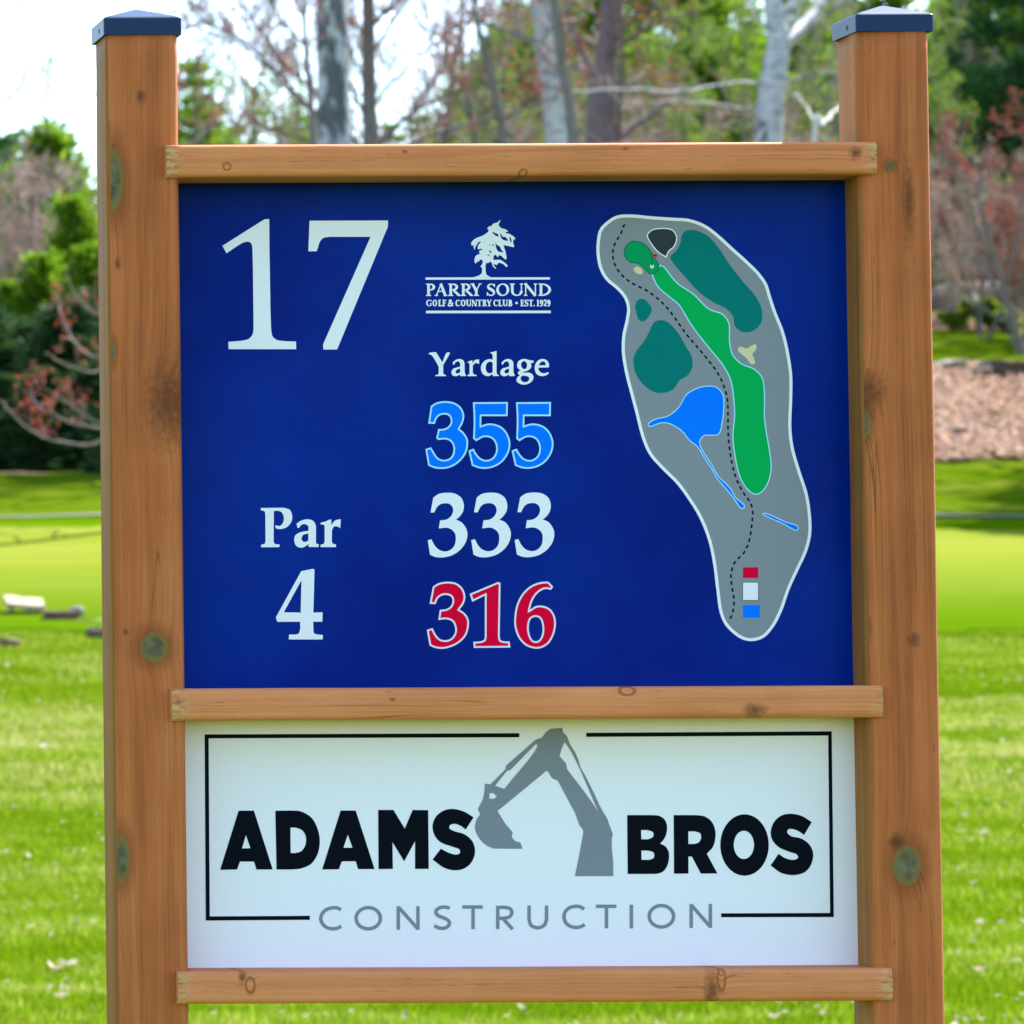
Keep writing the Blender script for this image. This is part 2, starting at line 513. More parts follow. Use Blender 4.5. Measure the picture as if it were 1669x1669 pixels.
M_cap = plain('navy_powder_coat', (.0005, .021, .078), .36, .2, .1)
M_hole = plain('screw_hole', (.004, .005, .008), .6)
Z_CAP = ZC + 0.4836


def cap(xc, parent):
    mb = MB(); h = .0475; y0 = PW / 2; z0, z1, z2 = Z_CAP, Z_CAP + .0215, Z_CAP + .037; r = .003; t = .0026
    def ring(hh, z, rr):
        o = []
        for (sx, sy, s) in ((1, -1, -90), (1, 1, 0), (-1, 1, 90), (-1, -1, 180)):
            for k in range(4):
                th = R(s + 30 * k); o.append((xc + sx * (hh - rr) + rr * math.cos(th), y0 + sy * (hh - rr) + rr * math.sin(th), z))
        return o
    rings = [ring(h - t, z0 + .014, .002), ring(h - t, z0, .002), ring(h, z0, r), ring(h, z1 - .0015, r), ring(h - .0012, z1, r), ring(h - .006, z1 + .0022, .003)]
    rings.append([(xc + (p[0] - xc) * .06, y0 + (p[1] - y0) * .06, z2) for p in ring(h, 0, r)])
    n = 16; v = [p for rg in rings for p in rg] + [(xc, y0, z2 + .0006)]
    q = [(i * n + j, i * n + (j + 1) % n, (i + 1) * n + (j + 1) % n, (i + 1) * n + j) for i in range(len(rings) - 1) for j in range(n)]
    tr = [((len(rings) - 1) * n + j, (len(rings) - 1) * n + (j + 1) % n, len(rings) * n) for j in range(n)]
    mb.add(v, tr, q)
    for sx in (-1, 1):     # screw hole in each side cheek
        c = np.array([xc + sx * (h + .0003), y0 + .012 * -1, z0 + .009])
        th = np.arange(12) * math.pi / 6
        pv = [c] + [c + np.array([0, math.cos(a) * .0034, math.sin(a) * .0034]) for a in th]
        f = [(0, 1 + k, 1 + (k + 1) % 12) if sx > 0 else (0, 1 + (k + 1) % 12, 1 + k) for k in range(12)]
        mb.add(pv, f, m=1)
    o = mb.build('post_cap', [M_cap, M_hole], parent)
    return o


for xc, m, sm, tw_ in ((XL, M_postL, M_side, R(-1)), (XR, M_postR, M_side2, R(-3))):
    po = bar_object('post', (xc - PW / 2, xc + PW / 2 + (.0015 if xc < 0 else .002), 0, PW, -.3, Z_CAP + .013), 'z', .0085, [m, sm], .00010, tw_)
    cap(xc, po)


def rail(yt0, yb0, xa, yt1, yb1, xb, m):
    z = lambda px, py: P2(px, py, YR)[2]
    zt = (z(xa, yt0) + z(xb, yt1)) / 2; zb = (z(xa, yb0) + z(xb, yb1)) / 2
    return zt, zb, m


for (a, xl, xr) in ((rail(234.5, 287, 350, 231, 284.5, 1350, M_railT), 272, 1429.5), (rail(1121.5, 1174, 350, 1117.8, 1170.6, 1350, M_railM), 283.5, 1443.5), (rail(1584.5, 1637.5, 350, 1577.5, 1631, 1350, M_railB), 288, 1451.5)):
    zt, zb, m = a
    x0 = P2(xl, 280 if zt > ZC else 1400, YR)[0]; x1 = P2(xr, 260 if zt > ZC else 1400, YR)[0]
    bar_object('rail', (x0, x1, YR, YR + .089, zb, zt), 'x', .0075, [m, m], .00006)

# ---- print ------------------------------------------------------------------


def parse(s, sc=1.0, ox=0.0, oy=0.0, dx=0.0, dy=0.0):
    """'x,y x,yc' -> dense closed outline in photograph pixels; c marks a corner"""
    pts, cor = [], []
    for tok in s.split():
        c = tok.endswith('c'); x, y = tok.rstrip('c').split(',')
        pts.append(((float(x) + dx) / sc + ox, (float(y) + dy) / sc + oy)); cor.append(c)
    return spline(np.array(pts), cor, True)


def crom(p0, p1, p2, p3, n):
    def tj(ti, a, b): return ti + max(np.linalg.norm(b - a), 1e-6) ** .5
    t0 = 0.0; t1 = tj(t0, p0, p1); t2 = tj(t1, p1, p2); t3 = tj(t2, p2, p3)
    t = np.linspace(t1, t2, n, endpoint=False)[:, None]
    A1 = (t1 - t) / (t1 - t0) * p0 + (t - t0) / (t1 - t0) * p1
    A2 = (t2 - t) / (t2 - t1) * p1 + (t - t1) / (t2 - t1) * p2
    A3 = (t3 - t) / (t3 - t2) * p2 + (t - t2) / (t3 - t2) * p3
    B1 = (t2 - t) / (t2 - t0) * A1 + (t - t0) / (t2 - t0) * A2
    B2 = (t3 - t) / (t3 - t1) * A2 + (t - t1) / (t3 - t1) * A3
    return (t2 - t) / (t2 - t1) * B1 + (t - t1) / (t2 - t1) * B2


def spline(P, cor, closed):
    n = len(P); out = []
    for i in range(n if closed else n - 1):
        a, b = P[i], P[(i + 1) % n]
        ca, cb = cor[i], cor[(i + 1) % n]
        if ca and cb: out.append(a[None]); continue
        p0 = 2 * a - b if ca else P[(i - 1) % n]
        p3 = 2 * b - a if cb else P[(i + 2) % n]
        k = int(np.clip(np.linalg.norm(b - a) / 1.6, 3, 14))
        out.append(crom(p0, a, b, p3, k))
    if not closed: out.append(P[-1][None])
    return np.concatenate(out)


def area(p): return .5 * np.sum(p[:, 0] * np.roll(p[:, 1], -1) - np.roll(p[:, 0], -1) * p[:, 1])


def inset(p, d):
    """shrink an outline by d pixels (negative grows)"""
    s = 1 if area(p) > 0 else -1
    e = np.roll(p, -1, 0) - p; ok = np.linalg.norm(e, axis=1) > 1e-4
    p = p[ok]; e = np.roll(p, -1, 0) - p; e /= np.linalg.norm(e, axis=1)[:, None]
    nrm = np.stack([-e[:, 1], e[:, 0]], 1) * s
    m = nrm + np.roll(nrm, 1, 0); ml = np.linalg.norm(m, axis=1)[:, None]; m = m / np.maximum(ml, .3)
    c = np.clip(np.sum(m * nrm, 1), .5, 1)[:, None]
    return p + m / c * d


class Print:
    """flat vinyl print on a panel: layers sit 0.12 mm above one another"""
    def __init__(s, mats): s.mb = MB(); s.mats = mats

    def put(s, v2, tris, layer, mat):
        v3 = np.array([P2(x, y, YP - .0004 - .00012 * layer) for x, y in v2])
        t = np.asarray(tris)
        a = v3[t]; nrm = np.cross(a[:, 1] - a[:, 0], a[:, 2] - a[:, 0])[:, 1]
        t[nrm > 0] = t[nrm > 0][:, ::-1]
        s.mb.add(v3, t, m=s.mats.index(mat))

    def fill(s, mat, polys, layer, evenodd):
        vs_, fs, n = [], [], 0
        for p in polys:
            p = np.asarray(p, float)
            if area(p) < 0: p = p[::-1]
            vs_ += [Vector((x, y)) for x, y in p]; fs.append(list(range(n, n + len(p)))); n += len(p)
        r = delaunay_2d_cdt(vs_, [], fs, 0, 1e-4)
        P = np.array([(v.x, v.y) for v in r[0]]); T = np.array([f for f in r[2]]); c = P[T].mean(1)
        ok = np.zeros(len(T), bool)
        for p in polys:
            p = np.asarray(p); q = np.roll(p, -1, 0); ins = np.zeros(len(T), bool)
            for (xa, ya), (xb, yb) in zip(p, q):
                if ya != yb: ins ^= ((ya > c[:, 1]) != (yb > c[:, 1])) & (c[:, 0] < (xb - xa) * (c[:, 1] - ya) / (yb - ya) + xa)
            ok = ok ^ ins if evenodd else ok | ins
        s.put(P, T[ok], layer, mat)

    def shape(s, mat, outer, holes=(), layer=0): s.fill(mat, [outer] + list(holes), layer, True)

    def band(s, mat, outer, inner, layer=0): s.fill(mat, [outer, inner], layer, True)

    def union(s, mat, polys, layer=0): s.fill(mat, polys, layer, False)

    def build(s, name, parent): return s.mb.build(name, s.mats, parent)


def ribbon(pts, w, cap_=0.0):
    """polyline -> list of quads; w may vary along it"""
    p = np.asarray(pts, float); k = len(p); w = np.broadcast_to(np.asarray(w, float), (k,))
    if cap_:
        d = p[0] - p[1]; p = p.copy(); p[0] += d / np.linalg.norm(d) * cap_; d = p[-1] - p[-2]; p[-1] += d / np.linalg.norm(d) * cap_
    e = np.diff(p, axis=0); e /= np.linalg.norm(e, axis=1)[:, None]
    n = np.stack([-e[:, 1], e[:, 0]], 1); nn = np.concatenate([n[:1], n[:-1] + n[1:], n[-1:]])
    nn /= np.linalg.norm(nn, axis=1)[:, None]
    if k > 2:
        cs = np.sum(nn[1:-1] * n[1:], 1)[:, None]; nn[1:-1] /= np.clip(cs, .6, 1)
    a = p + nn * w[:, None] / 2; b = p - nn * w[:, None] / 2
    return [np.array([a[i], a[i + 1], b[i + 1], b[i]]) for i in range(k - 1)]


def curve(s, sc=1.0, ox=0.0, oy=0.0):
    P, c = [], []
    for tok in s.split():
        k = tok.endswith('c'); x, y = tok.rstrip('c').split(','); P.append((float(x) / sc + ox, float(y) / sc + oy)); c.append(k)
    c[0] = c[-1] = True
    return spline(np.array(P), c, False)


def panel(name, x0, x1, z0, z1, m_face, m_edge):
    mb = MB(); y0, y1 = YP, YP + .006
    v = [(x0, y0, z0), (x1, y0, z0), (x1, y0, z1), (x0, y0, z1), (x0, y1, z0), (x1, y1, z0), (x1, y1, z1), (x0, y1, z1)]
    mb.add(v, q=[(0, 1, 2, 3)], m=0)
    mb.add(v, q=[(1, 5, 6, 2), (5, 4, 7, 6), (4, 0, 3, 7), (3, 2, 6, 7), (4, 5, 1, 0)], m=1)
    return mb.build(name, [m_face, m_edge], sign)


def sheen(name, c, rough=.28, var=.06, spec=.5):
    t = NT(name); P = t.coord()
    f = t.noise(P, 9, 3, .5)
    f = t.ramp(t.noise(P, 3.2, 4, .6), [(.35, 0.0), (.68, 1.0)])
    t.base(t.mix(f, tuple(x * (1 - var) for x in c), (c[0], c[1] * (1 + var * 2.2), c[2] * (1 + var * .4)) if var > .05 else tuple(x * (1 + var) for x in c)))  # blue board: lighter teal patches paint mottled reflections into the base colour
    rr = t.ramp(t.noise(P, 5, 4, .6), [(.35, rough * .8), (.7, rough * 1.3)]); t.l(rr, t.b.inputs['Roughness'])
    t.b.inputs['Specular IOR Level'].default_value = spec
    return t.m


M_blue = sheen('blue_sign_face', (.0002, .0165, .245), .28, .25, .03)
M_edge = plain('panel_edge', (.75, .75, .73), .5)
M_sheet = sheen('white_sign_face', (.88, .86, .885), .3, .008, .1)
W_ = plain('white_print', (.88, .85, .86), .4, .03)
K_ = plain('black_print', (.002, .004, .009), .4, .03)
G_ = plain('grey_print', (.23, .25, .28), .4, .03)
G2 = plain('map_grey_print', (.25, .27, .29), .4, .03)
SB = plain('sky_blue_print', (.0, .19, .95), .4, .03)
LB = plain('pale_blue_print', (.42, .78, .95), .4, .03)
RD_ = plain('red_print', (.80, .0, .035), .4, .03)
FG = plain('fairway_green_print', (.0, .40, .085), .4, .03)
PG = plain('green_print', (.0, .32, .095), .4, .03)
DG = plain('dark_green_print', (.0, .15, .10), .4, .03)
TG = plain('teal_print', (.0, .18, .155), .4, .03)
SA = plain('sand_print', (.72, .62, .34), .4, .03)
CH = plain('charcoal_print', (.035, .045, .05), .4, .03)
PK = plain('pink_white_print', (.82, .74, .80), .4, .03)

xi0, xi1 = XL + PW / 2 - .004, XR - PW / 2 + .004
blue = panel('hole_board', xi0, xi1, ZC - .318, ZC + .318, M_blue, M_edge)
white = panel('sponsor_board', xi0, xi1, P2(800, 1590, YP)[2], P2(800, 1160, YP)[2], M_sheet, M_edge)

# hole number
A = (5.2156, 340, 330)
p = Print([W_])
p.shape(W_, parse('118,368c 475,143c 515,141c 517,400c 525,900c 531,1080c 545,1140 580,1168 640,1178 742,1182c 744,1247c 170,1247c 168,1184c 270,1176 340,1160 372,1125 382,1080c 382,1000c 377,560c 373,400c 367,358 345,335 315,335 280,348 235,375c 152,432c', *A))
p.shape(W_, parse('858,155c 1525,153c 1524,205c 1092,1250c 975,1250c 974,1205c 1377,292c 1030,292c 975,302 945,335 930,380 918,415c 848,415c', *A))
p.build('hole_number', blue)

# club logo: tree, two rules and two lines of lettering
A = (15.17, 745, 350)
p = Print([W_])
tree = parse('1075,118c 1060,170 1025,250 1050,290 1090,330 1150,345 1210,370 1262,405c 1240,420 1200,425c 1212,455 1280,465 1340,500 1400,540 1448,600c 1405,610 1388,640 1385,700c 1410,770 1395,805c 1300,780 1200,760 1150,755c 1172,840 1190,880 1210,980 1225,1060 1205,1115c 1150,1070 1080,1010 1035,1000 1020,1050c 985,1030 950,990 910,1010 900,1060 890,1110c 960,1115 1060,1115 1130,1150 1190,1195 1255,1265c 1210,1295c 1150,1230 1060,1190 1010,1200 985,1245c 930,1225 895,1210c 920,1270 965,1320c 950,1335c 890,1280 860,1200 815,1150c 790,1180 770,1195c 720,1190c 705,1250 705,1380 720,1480c 770,1510 845,1552c 350,1552c 480,1525 560,1490 615,1440c 618,1350 610,1300 570,1285c 620,1220 635,1160 610,1110 575,1110 540,1150 500,1165 450,1205c 428,1150 440,1060 480,1000 570,970c 545,920 560,885c 640,855c 580,840 515,860c 508,800 540,730 595,660c 540,670 480,750 450,800 430,870c 410,810 415,750c 365,765c 348,710 390,640 470,580 600,530 700,475 760,430 785,380c 745,350c 780,295 850,275 885,230 940,205 1000,190 1040,150', *A)
holes = ['865,440c 900,430 960,460 1000,470 1030,540c 990,535 930,500', '1065,480c 1090,465 1120,540 1190,550 1240,600 1265,645c 1180,635 1100,590', '1290,570c 1320,560 1335,600 1350,670 1335,690c 1310,640', '945,690c 990,745 1060,790 1090,860 1150,930c 1080,925 1010,900 965,810', '780,885c 830,890 848,965c 810,930', '730,990c 770,990 845,1030c 790,1020', '870,715c 905,760 905,790c 875,760', '795,730 830,745 800,755', '655,675 680,680 665,690']
p.shape(W_, tree, [parse(h, *A) for h in holes])
p.shape(W_, np.array([(693.6, 452.2), (896.3, 451.9), (896.3, 455.6), (693.6, 455.9)]))
p.shape(W_, np.array([(694.4, 506.4), (897.7, 506.2), (897.7, 510.4), (694.4, 510.6)]))


def arc(cx, cy, rx, ry, a0, a1, n=14):
    th = np.radians(np.linspace(a0, a1, n)); return np.stack([cx + rx * np.cos(th), cy - ry * np.sin(th)], 1)


def serif_glyph(ch, x0, x1, y0, y1, T, t, s):
    """small roman capital built from thick and thin strokes inside a box (y down)"""
    w, h = x1 - x0, y1 - y0; S = []
    def ln(xa, ya, xb, yb, wd): S.extend(ribbon([(x0 + xa * w, y0 + ya * h), (x0 + xb * w, y0 + yb * h)], wd))
    def cv(pts, wd): S.extend(ribbon(pts, wd))
    def sf(xc, top, half=None):     # foot or head serif
        hf = half or (T * .5 + s); xc = x0 + xc * w
        y = y0 if top else y1 - t
        S.append(np.array([(xc - hf, y), (xc + hf, y), (xc + hf, y + t), (xc - hf, y + t)]))
    q = T / 2 / w; e = t / 2 / h; sw = s / w
    def varc(cx, cy, rx, ry, a0, a1, thick_at=0, n=16, mn=None):
        mn = t if mn is None else mn
        a = np.linspace(a0, a1, n); wd = mn + (T - mn) * np.abs(np.cos(np.radians(a - thick_at))) ** 1.4
        S.extend(ribbon(arc(x0 + cx * w, y0 + cy * h, rx * w, ry * h, a0, a1, n), wd))
    if ch in 'PRBD':
        st = q + sw; ln(st, 0, st, 1, T); sf(st, True); sf(st, False)
        if ch == 'D':
            varc(st, .5, 1 - st - q, .5 - e, 90, -90, n=18)
        elif ch == 'B':
            varc(st, .25 + e / 2, .86 - st - q, .25 - e / 2, 90, -90); varc(st, .75 - e / 2, 1 - st - q, .25, 90, -90)
        else:
            rr = (.92 if ch == 'P' else .82) - st - q
            varc(st + .1, .28, rr - .1, .28 - e, 90, -90); ln(st, e, st + .1, e, t); ln(st, .56 - e, st + .1, .56 - e, t)
            if ch == 'R': ln(st + .25, .55, 1 - q * .9, 1 - e, T * .9); ln(.86, 1 - e, 1.02, 1 - e, t)
    elif ch == 'A':
        ln(.5, .02, .12, 1, t * 1.1); ln(.47, 0, .86, 1, T); ln(.27, .63, .70, .63, t); sf(.12, False, s * 1.3); sf(.86, False, s * 1.5)
    elif ch == 'Y':
        ln(.14, 0, .52, .58, T); ln(.88, 0, .52, .58, t * 1.1); ln(.52, .52, .52, 1, T); sf(.52, False); sf(.14, True, s * 1.6); sf(.88, True, s * 1.2)
    elif ch in 'O0':
        varc(.5, .5, .5 - q, .5 - e, 0, 360, 10, 30)
    elif ch in 'CG':
        varc(.52, .5, .52 - q, .5 - e, 48, 312, 180, 24); ln(.93, .04, .93, .28, t)
        if ch == 'G': ln(.86, .58, .86, .92, T * .8); ln(.68, .58, 1.0, .58, t)
        else: ln(.93, .76, .93, .86, t)
    elif ch == 'U':
        ln(q + sw * .6, 0, q + sw * .6, .62, T); sf(q + sw * .6, True); ln(.88, 0, .88, .62, t * 1.1); sf(.88, True, s * 1.3)
        varc((.88 + q + sw * .6) / 2, .6, (.88 - q - sw * .6) / 2, .4 - e, 180, 360, 180, 16)
    elif ch == 'N':
        ln(.14, 0, .14, 1, t * 1.1); ln(.10, 0, .88, 1, T); ln(.88, 0, .88, 1, t * 1.1); sf(.14, False, s * 1.4); sf(.88, True, s * 1.4); ln(0, e, .2, e, t)
    elif ch == 'S':
        c = curve(' '.join(f'{x0 + a * w:.3f},{y0 + b * h:.3f}' for a, b in ((.88, .20), (.70, .07), (.42, .06), (.18, .17), (.2, .34), (.5, .48), (.80, .64), (.84, .82), (.62, .94), (.32, .94), (.08, .80))))
        u = np.linspace(0, 1, len(c)); cv(c, t + (T * 1.1 - t) * np.exp(-((u - .5) / .2) ** 2)); ln(.88, .02, .90, .28, t); ln(.06, .70, .08, .98, t)
    elif ch in 'LEFT':
        if ch == 'T':
            ln(.5, 0, .5, 1, T); sf(.5, False); ln(.02, e, .98, e, t); ln(.04, 0, .04, .2, t); ln(.96, 0, .96, .2, t)
        else:
            st = q + sw * .7; ln(st, 0, st, 1, T); sf(st, True); sf(st, False)
            if ch in 'EF': ln(st, e, .92, e, t); ln(.92, 0, .92, .2, t); ln(st, .48, .75, .48, t); ln(.75, .38, .75, .58, t)
            if ch in 'LE': ln(st, 1 - e, .95, 1 - e, t); ln(.95, .78, .97, 1, t)
    elif ch == '1':
        ln(.55, 0, .55, 1, T); sf(.55, False); ln(.1, .14, .5, .04, t)
    elif ch == '2':
        cv(curve(' '.join(f'{x0 + a * w:.3f},{y0 + b * h:.3f}' for a, b in ((.1, .25), (.3, .07), (.65, .07), (.8, .28), (.62, .55), (.1, .92)))), (T + t) / 2); ln(.05, 1 - T / 2 / h, .98, 1 - T / 2 / h, T * .8)
    elif ch == '9':
        varc(.5, .33, .5 - q, .33 - e, 0, 360, 0, 20); cv(curve(' '.join(f'{x0 + a * w:.3f},{y0 + b * h:.3f}' for a, b in ((.86, .30), (.80, .62), (.55, .88), (.2, .98)))), T * .85)
    elif ch == '&':
        cv(curve(' '.join(f'{x0 + a * w:.3f},{y0 + b * h:.3f}' for a, b in ((.98, .95), (.7, .72), (.3, .28), (.38, .06), (.6, .08), (.6, .28), (.2, .6), (.12, .84), (.35, .96), (.65, .85), (.88, .5)))), (T * .6 + t * .5)); ln(.7, .46, 1.0, .46, t)
    elif ch == '.':
        S.append(arc(x0 + w / 2, y1 - w * .36, w * .42, w * .42, 0, 330, 12))
    elif ch == '*':
        S.append(arc(x0 + w / 2, (y0 + y1) / 2, w / 2, w / 2, 0, 330, 14))
    return S


row1 = [('P', 694.3, 710.6), ('A', 708.6, 729.0), ('R', 730.5, 750.2), ('R', 751, 770.4), ('Y', 767.6, 784.4), ('S', 793.3, 807.4), ('O', 808.8, 830), ('U', 831.6, 852.4), ('N', 853.8, 875.2), ('D', 877.6, 898)]
polys = []
for ch, a, b in row1: polys += serif_glyph(ch, a, b, 462.2 - (a - 694) * .0012, 482.4 - (a - 694) * .0012, 4.3, 1.7, 2.0)
p.union(W_, polys)
row2 = [('G', 694.6, 703.6), ('O', 704.8, 712.6), ('L', 714.4, 720.6), ('F', 721.2, 727.4), ('&', 729.7, 738.8), ('C', 742.2, 750.2), ('O', 750.9, 759), ('U', 759.7, 767.8), ('N', 769, 777.2), ('T', 777.6, 785.4), ('R', 786.2, 793.6), ('Y', 793.4, 801.2), ('C', 804, 811.4), ('L', 812.3, 818.6), ('U', 819.2, 827.2), ('B', 828.4, 835.2), ('*', 839.8, 844), ('E', 848.4, 854), ('S', 855, 861.2), ('T', 862, 869.0), ('.', 869.2, 872), ('1', 874.6, 878.6), ('9', 879.6, 885.4), ('2', 886, 891.2), ('9', 891.6, 897)]
polys = []
for ch, a, b in row2: polys += serif_glyph(ch, a, b, 488.5, 499.2, 2.5, 1.15, .9)
p.union(W_, polys)
p.build('club_logo', blue)

# heading and yardages
A = (7.586, 690, 560)
p = Print([W_])
p.shape(W_, parse('65,128c 78,114 110,108 150,105 160,110c 235,232c 280,125 300,108 330,112c 315,145 245,265c 245,350c 252,378 280,390c 278,402c 148,402c 150,390c 185,378 190,350c 190,285c 130,180 100,142', *A))
for dx in (0, 604):
    p.shape(W_, parse('362,235c 400,203 440,190 490,205 508,240 510,300c 510,350c 518,375 527,390c 520,402c 455,402c 452,380c 420,400 385,402 355,385 347,350 370,312 410,297 455,285c 455,245 435,220 400,230 378,262c 370,262c', *A, dx), [parse('455,308c 420,320 398,345 412,370 455,355c', *A, dx)])
p.shape(W_, parse('540,230c 575,215 605,205c 608,240c 640,203 690,195c 688,255c 660,240 630,250 610,275c 610,350c 622,378 660,390c 658,402c 545,402c 545,390c 568,378 572,350c 572,255c 562,240', *A))
p.shape(W_, parse('820,110c 860,103 905,90c 905,350c 912,378 935,388c 933,400c 860,402c 855,375c 820,398 785,402 735,375 712,315 722,255 770,205 820,192 857,200c 857,145c 848,128', *A), [parse('857,235c 820,222 785,245 770,305 785,350 815,368 857,355c', *A)])
p.shape(W_, parse('1365,225c 1350,240 1325,242c 1337,280 1310,322 1260,345 1235,350 1240,360 1300,358 1345,378 1362,410 1350,455 1300,495 1235,508 1180,490 1150,455 1165,415 1195,392c 1172,375 1170,355 1200,330c 1170,305 1158,265 1175,220 1215,195 1260,190 1310,205c 1362,210c', *A), [parse('1245,215 1280,245 1275,300 1245,317 1215,290 1210,245', *A), parse('1215,402 1280,402 1310,425 1295,465 1250,478 1215,462 1203,430', *A)])
p.shape(W_, parse('1552,295c 1420,297c 1430,335 1470,365 1510,365 1545,350c 1550,372c 1510,395 1460,402 1405,380 1378,320 1385,255 1425,205 1480,190 1530,210 1553,255', *A), [parse('1428,270c 1512,268c 1508,235 1480,220 1448,235', *A)])
p.build('yardage_heading', blue)

three_o = '92,772c 165,728 285,712 395,735 470,795 505,885 490,975 448,1055c 500,1100 548,1180 552,1260 530,1350 470,1440 380,1510 280,1545 180,1548 120,1535 60,1508c 25,1305c 95,1282c 130,1340 170,1400 215,1430 260,1437 320,1420 358,1375 372,1310 360,1245 320,1200 260,1185 182,1192c 158,1168c 185,1055c 240,1055 300,1030 335,985 335,930 310,890 260,877 200,892 165,930 142,992c 60,990c'
five_o = '612,726c 1045,722c 1042,897c 718,897c 716,1012c 790,990 870,992 960,1025 1030,1095 1070,1190 1075,1270 1045,1370 980,1460 890,1520 780,1548 690,1542 600,1510c 558,1325c 622,1297c 650,1350 700,1410 750,1435 810,1435 865,1400 895,1345 900,1290 885,1225 850,1180 800,1158 740,1160 690,1185 655,1208c 615,1175c 622,1000 620,860'
p = Print([SB, LB])
for g, dx in ((three_o, 0), (five_o, 0), (five_o, 533)):
    o = parse(g, *A, dx); i = inset(o, 2.7); p.band(LB, o, i); p.shape(SB, i)
p.build('blue_yardage', blue)

A = (5.96, 690, 790)
three = '97,125c 150,90 230,78 310,88 370,130 393,195 385,260 350,312 316,340c 370,365 410,415 428,470 415,550 370,620 300,675 230,700 160,707 110,700 65,680c 43,540c 78,530c 110,590 150,630 205,648 260,635 300,595 315,540 310,480 280,440 230,418 150,425c 163,347c 220,340 265,310 288,265 285,220 255,188 215,180 165,190 135,215 105,270c 70,270c'
p = Print([W_])
for dx in (0, 422, 844): p.shape(W_, parse(three, *A, dx, -dx * .003))
p.build('white_yardage', blue)
p = Print([RD_, PK])
o = [parse('92,990c 150,955 240,942 320,955 380,1005 408,1080 395,1150 352,1212c 405,1250 440,1310 440,1390 415,1465 350,1535 260,1580 180,1595 110,1585 60,1562c 33,1410c 90,1392c 125,1460 165,1500 210,1510 265,1495 305,1440 305,1380 280,1330 225,1308 145,1315c 160,1215c 220,1208 265,1180 283,1130 270,1090 225,1072 175,1080 140,1110 120,1160c 60,1158c', *A),
     parse('450,1060c 727,944c 750,955c 742,1470c 750,1508 780,1520 838,1522c 845,1582c 490,1586c 485,1525c 560,1520 590,1505 597,1470c 597,1078c 475,1138c', *A),
     parse('1213,940c 1262,990c 1240,1022c 1180,1015 1110,1055 1060,1130 1034,1216c 1090,1180 1160,1175 1230,1205 1275,1270 1288,1350 1270,1450 1220,1540 1150,1585 1080,1592 990,1560 920,1480 885,1370 885,1280 905,1170 960,1060 1040,985 1130,948', *A)]
hole6 = parse('1085,1285 1130,1300 1155,1370 1150,1460 1115,1515 1070,1515 1035,1460 1025,1370 1045,1305', *A)
for k, c in enumerate(o):
    i = inset(c, 2.9); p.band(PK, c, i)
    if k == 2:
        h2 = inset(hole6, -2.9); p.shape(RD_, i, [h2]); p.band(PK, h2, hole6)
    else: p.shape(RD_, i)
p.build('red_yardage', blue)

A = (6.675, 410, 810)
p = Print([W_])
p.shape(W_, parse('100,120c 350,117c 415,140 442,205 430,275 380,330 310,350 265,342c 258,320 262,308c 310,315 345,275 350,215 325,165 285,150 242,155c 240,480c 250,508 305,518c 303,545c 103,547c 105,520c 143,508 152,480c 150,190c 143,158 103,145c', *A))
p.shape(W_, parse('490,290c 540,258 610,243 670,260 698,310 700,380c 700,490c 708,508 732,518c 728,545c 622,543c 618,512c 580,540 540,552 490,535 465,480 475,420 530,385 618,368c 620,330 600,300 570,295 540,305 515,338c 500,335c', *A), [parse('618,395c 560,415 543,460 570,490 618,475c', *A)])
p.shape(W_, parse('750,280c 800,268 850,245c 868,248c 868,305c 910,255 970,242c 965,340c 930,320 895,325 875,360c 872,480c 885,508 920,518c 918,545c 752,545c 750,520c 787,508 795,480c 795,320c 785,300 755,300c', *A))
p.shape(W_, parse('540,808c 665,782c 685,788c 672,1258c 773,1255c 770,1357c 670,1357c 672,1440c 682,1484 775,1502c 773,1550c 405,1550c 408,1497c 510,1487 530,1430c 528,1357c 280,1358c 265,1310c', *A), [parse('543,905c 535,1258c 350,1255c', *A)])
p.build('par_lettering', blue)

# course map
def z6(s): return parse(s, 4.392, 960, 340)
def cv67(a, b, c=None, cl=True):
    """points given in two enlargements joined to one outline"""
    P = [];
    for s, sc, ox, oy in ((a, 4.392, 960, 340), (b, 3.794, 1000, 620), (c or '', 4.392, 960, 340)):
        for tok in s.split():
            k = tok.endswith('c'); x, y = tok.rstrip('c').split(','); P.append((float(x) / sc + ox, float(y) / sc + oy, k))
    return spline(np.array([q[:2] for q in P]), [q[2] for q in P], cl)


p = Print([W_, G2, FG, PG, DG, TG, SA, CH, SB, LB, RD_, K_])
out = cv67('300,42 200,50 130,90 75,150 55,250 55,330 75,430 120,510 200,580 250,640 272,710 262,800 240,900 235,1020 255,1160 300,1340',
           '130,180 180,370 225,465 300,550 390,640 460,735 530,850 585,990 615,1130 635,1290 655,1430 685,1505 740,1565 800,1603 860,1612 930,1590 990,1525 1040,1430 1090,1290 1140,1180 1195,1060 1222,950 1220,830 1200,700 1155,560 1115,420 1100,300 1105,100',
           '1455,1200 1435,1050 1395,880 1340,740 1300,620 1275,540 1220,460 1130,370 1030,280 920,180 830,115 720,75 600,65 450,55')
inn = inset(out, 5.0)
p.band(W_, out, inn); p.shape(G2, inn)
fw = cv67('510,400c 540,415 590,480 640,535 750,610 860,715 960,755 1005,820 1010,950 1030,1040 1090,1105 1190,1150 1245,1215 1260,1330',
          '937,230 950,330 970,450 978,540 960,630 920,690 880,708 830,680 780,600 745,450 735,340 745,200', '1010,1230 960,1130 890,1040 800,930 720,820 640,690 580,640 490,560 448,475c')
fi = inset(fw, 1.7); p.band(LB, fw, fi, 1); p.shape(FG, fi, (), 1)
gr = z6('330,230 290,240 252,290 258,350 300,388 350,395 390,425 430,465 470,468 500,435 497,390 470,350 452,318 430,285 395,250')
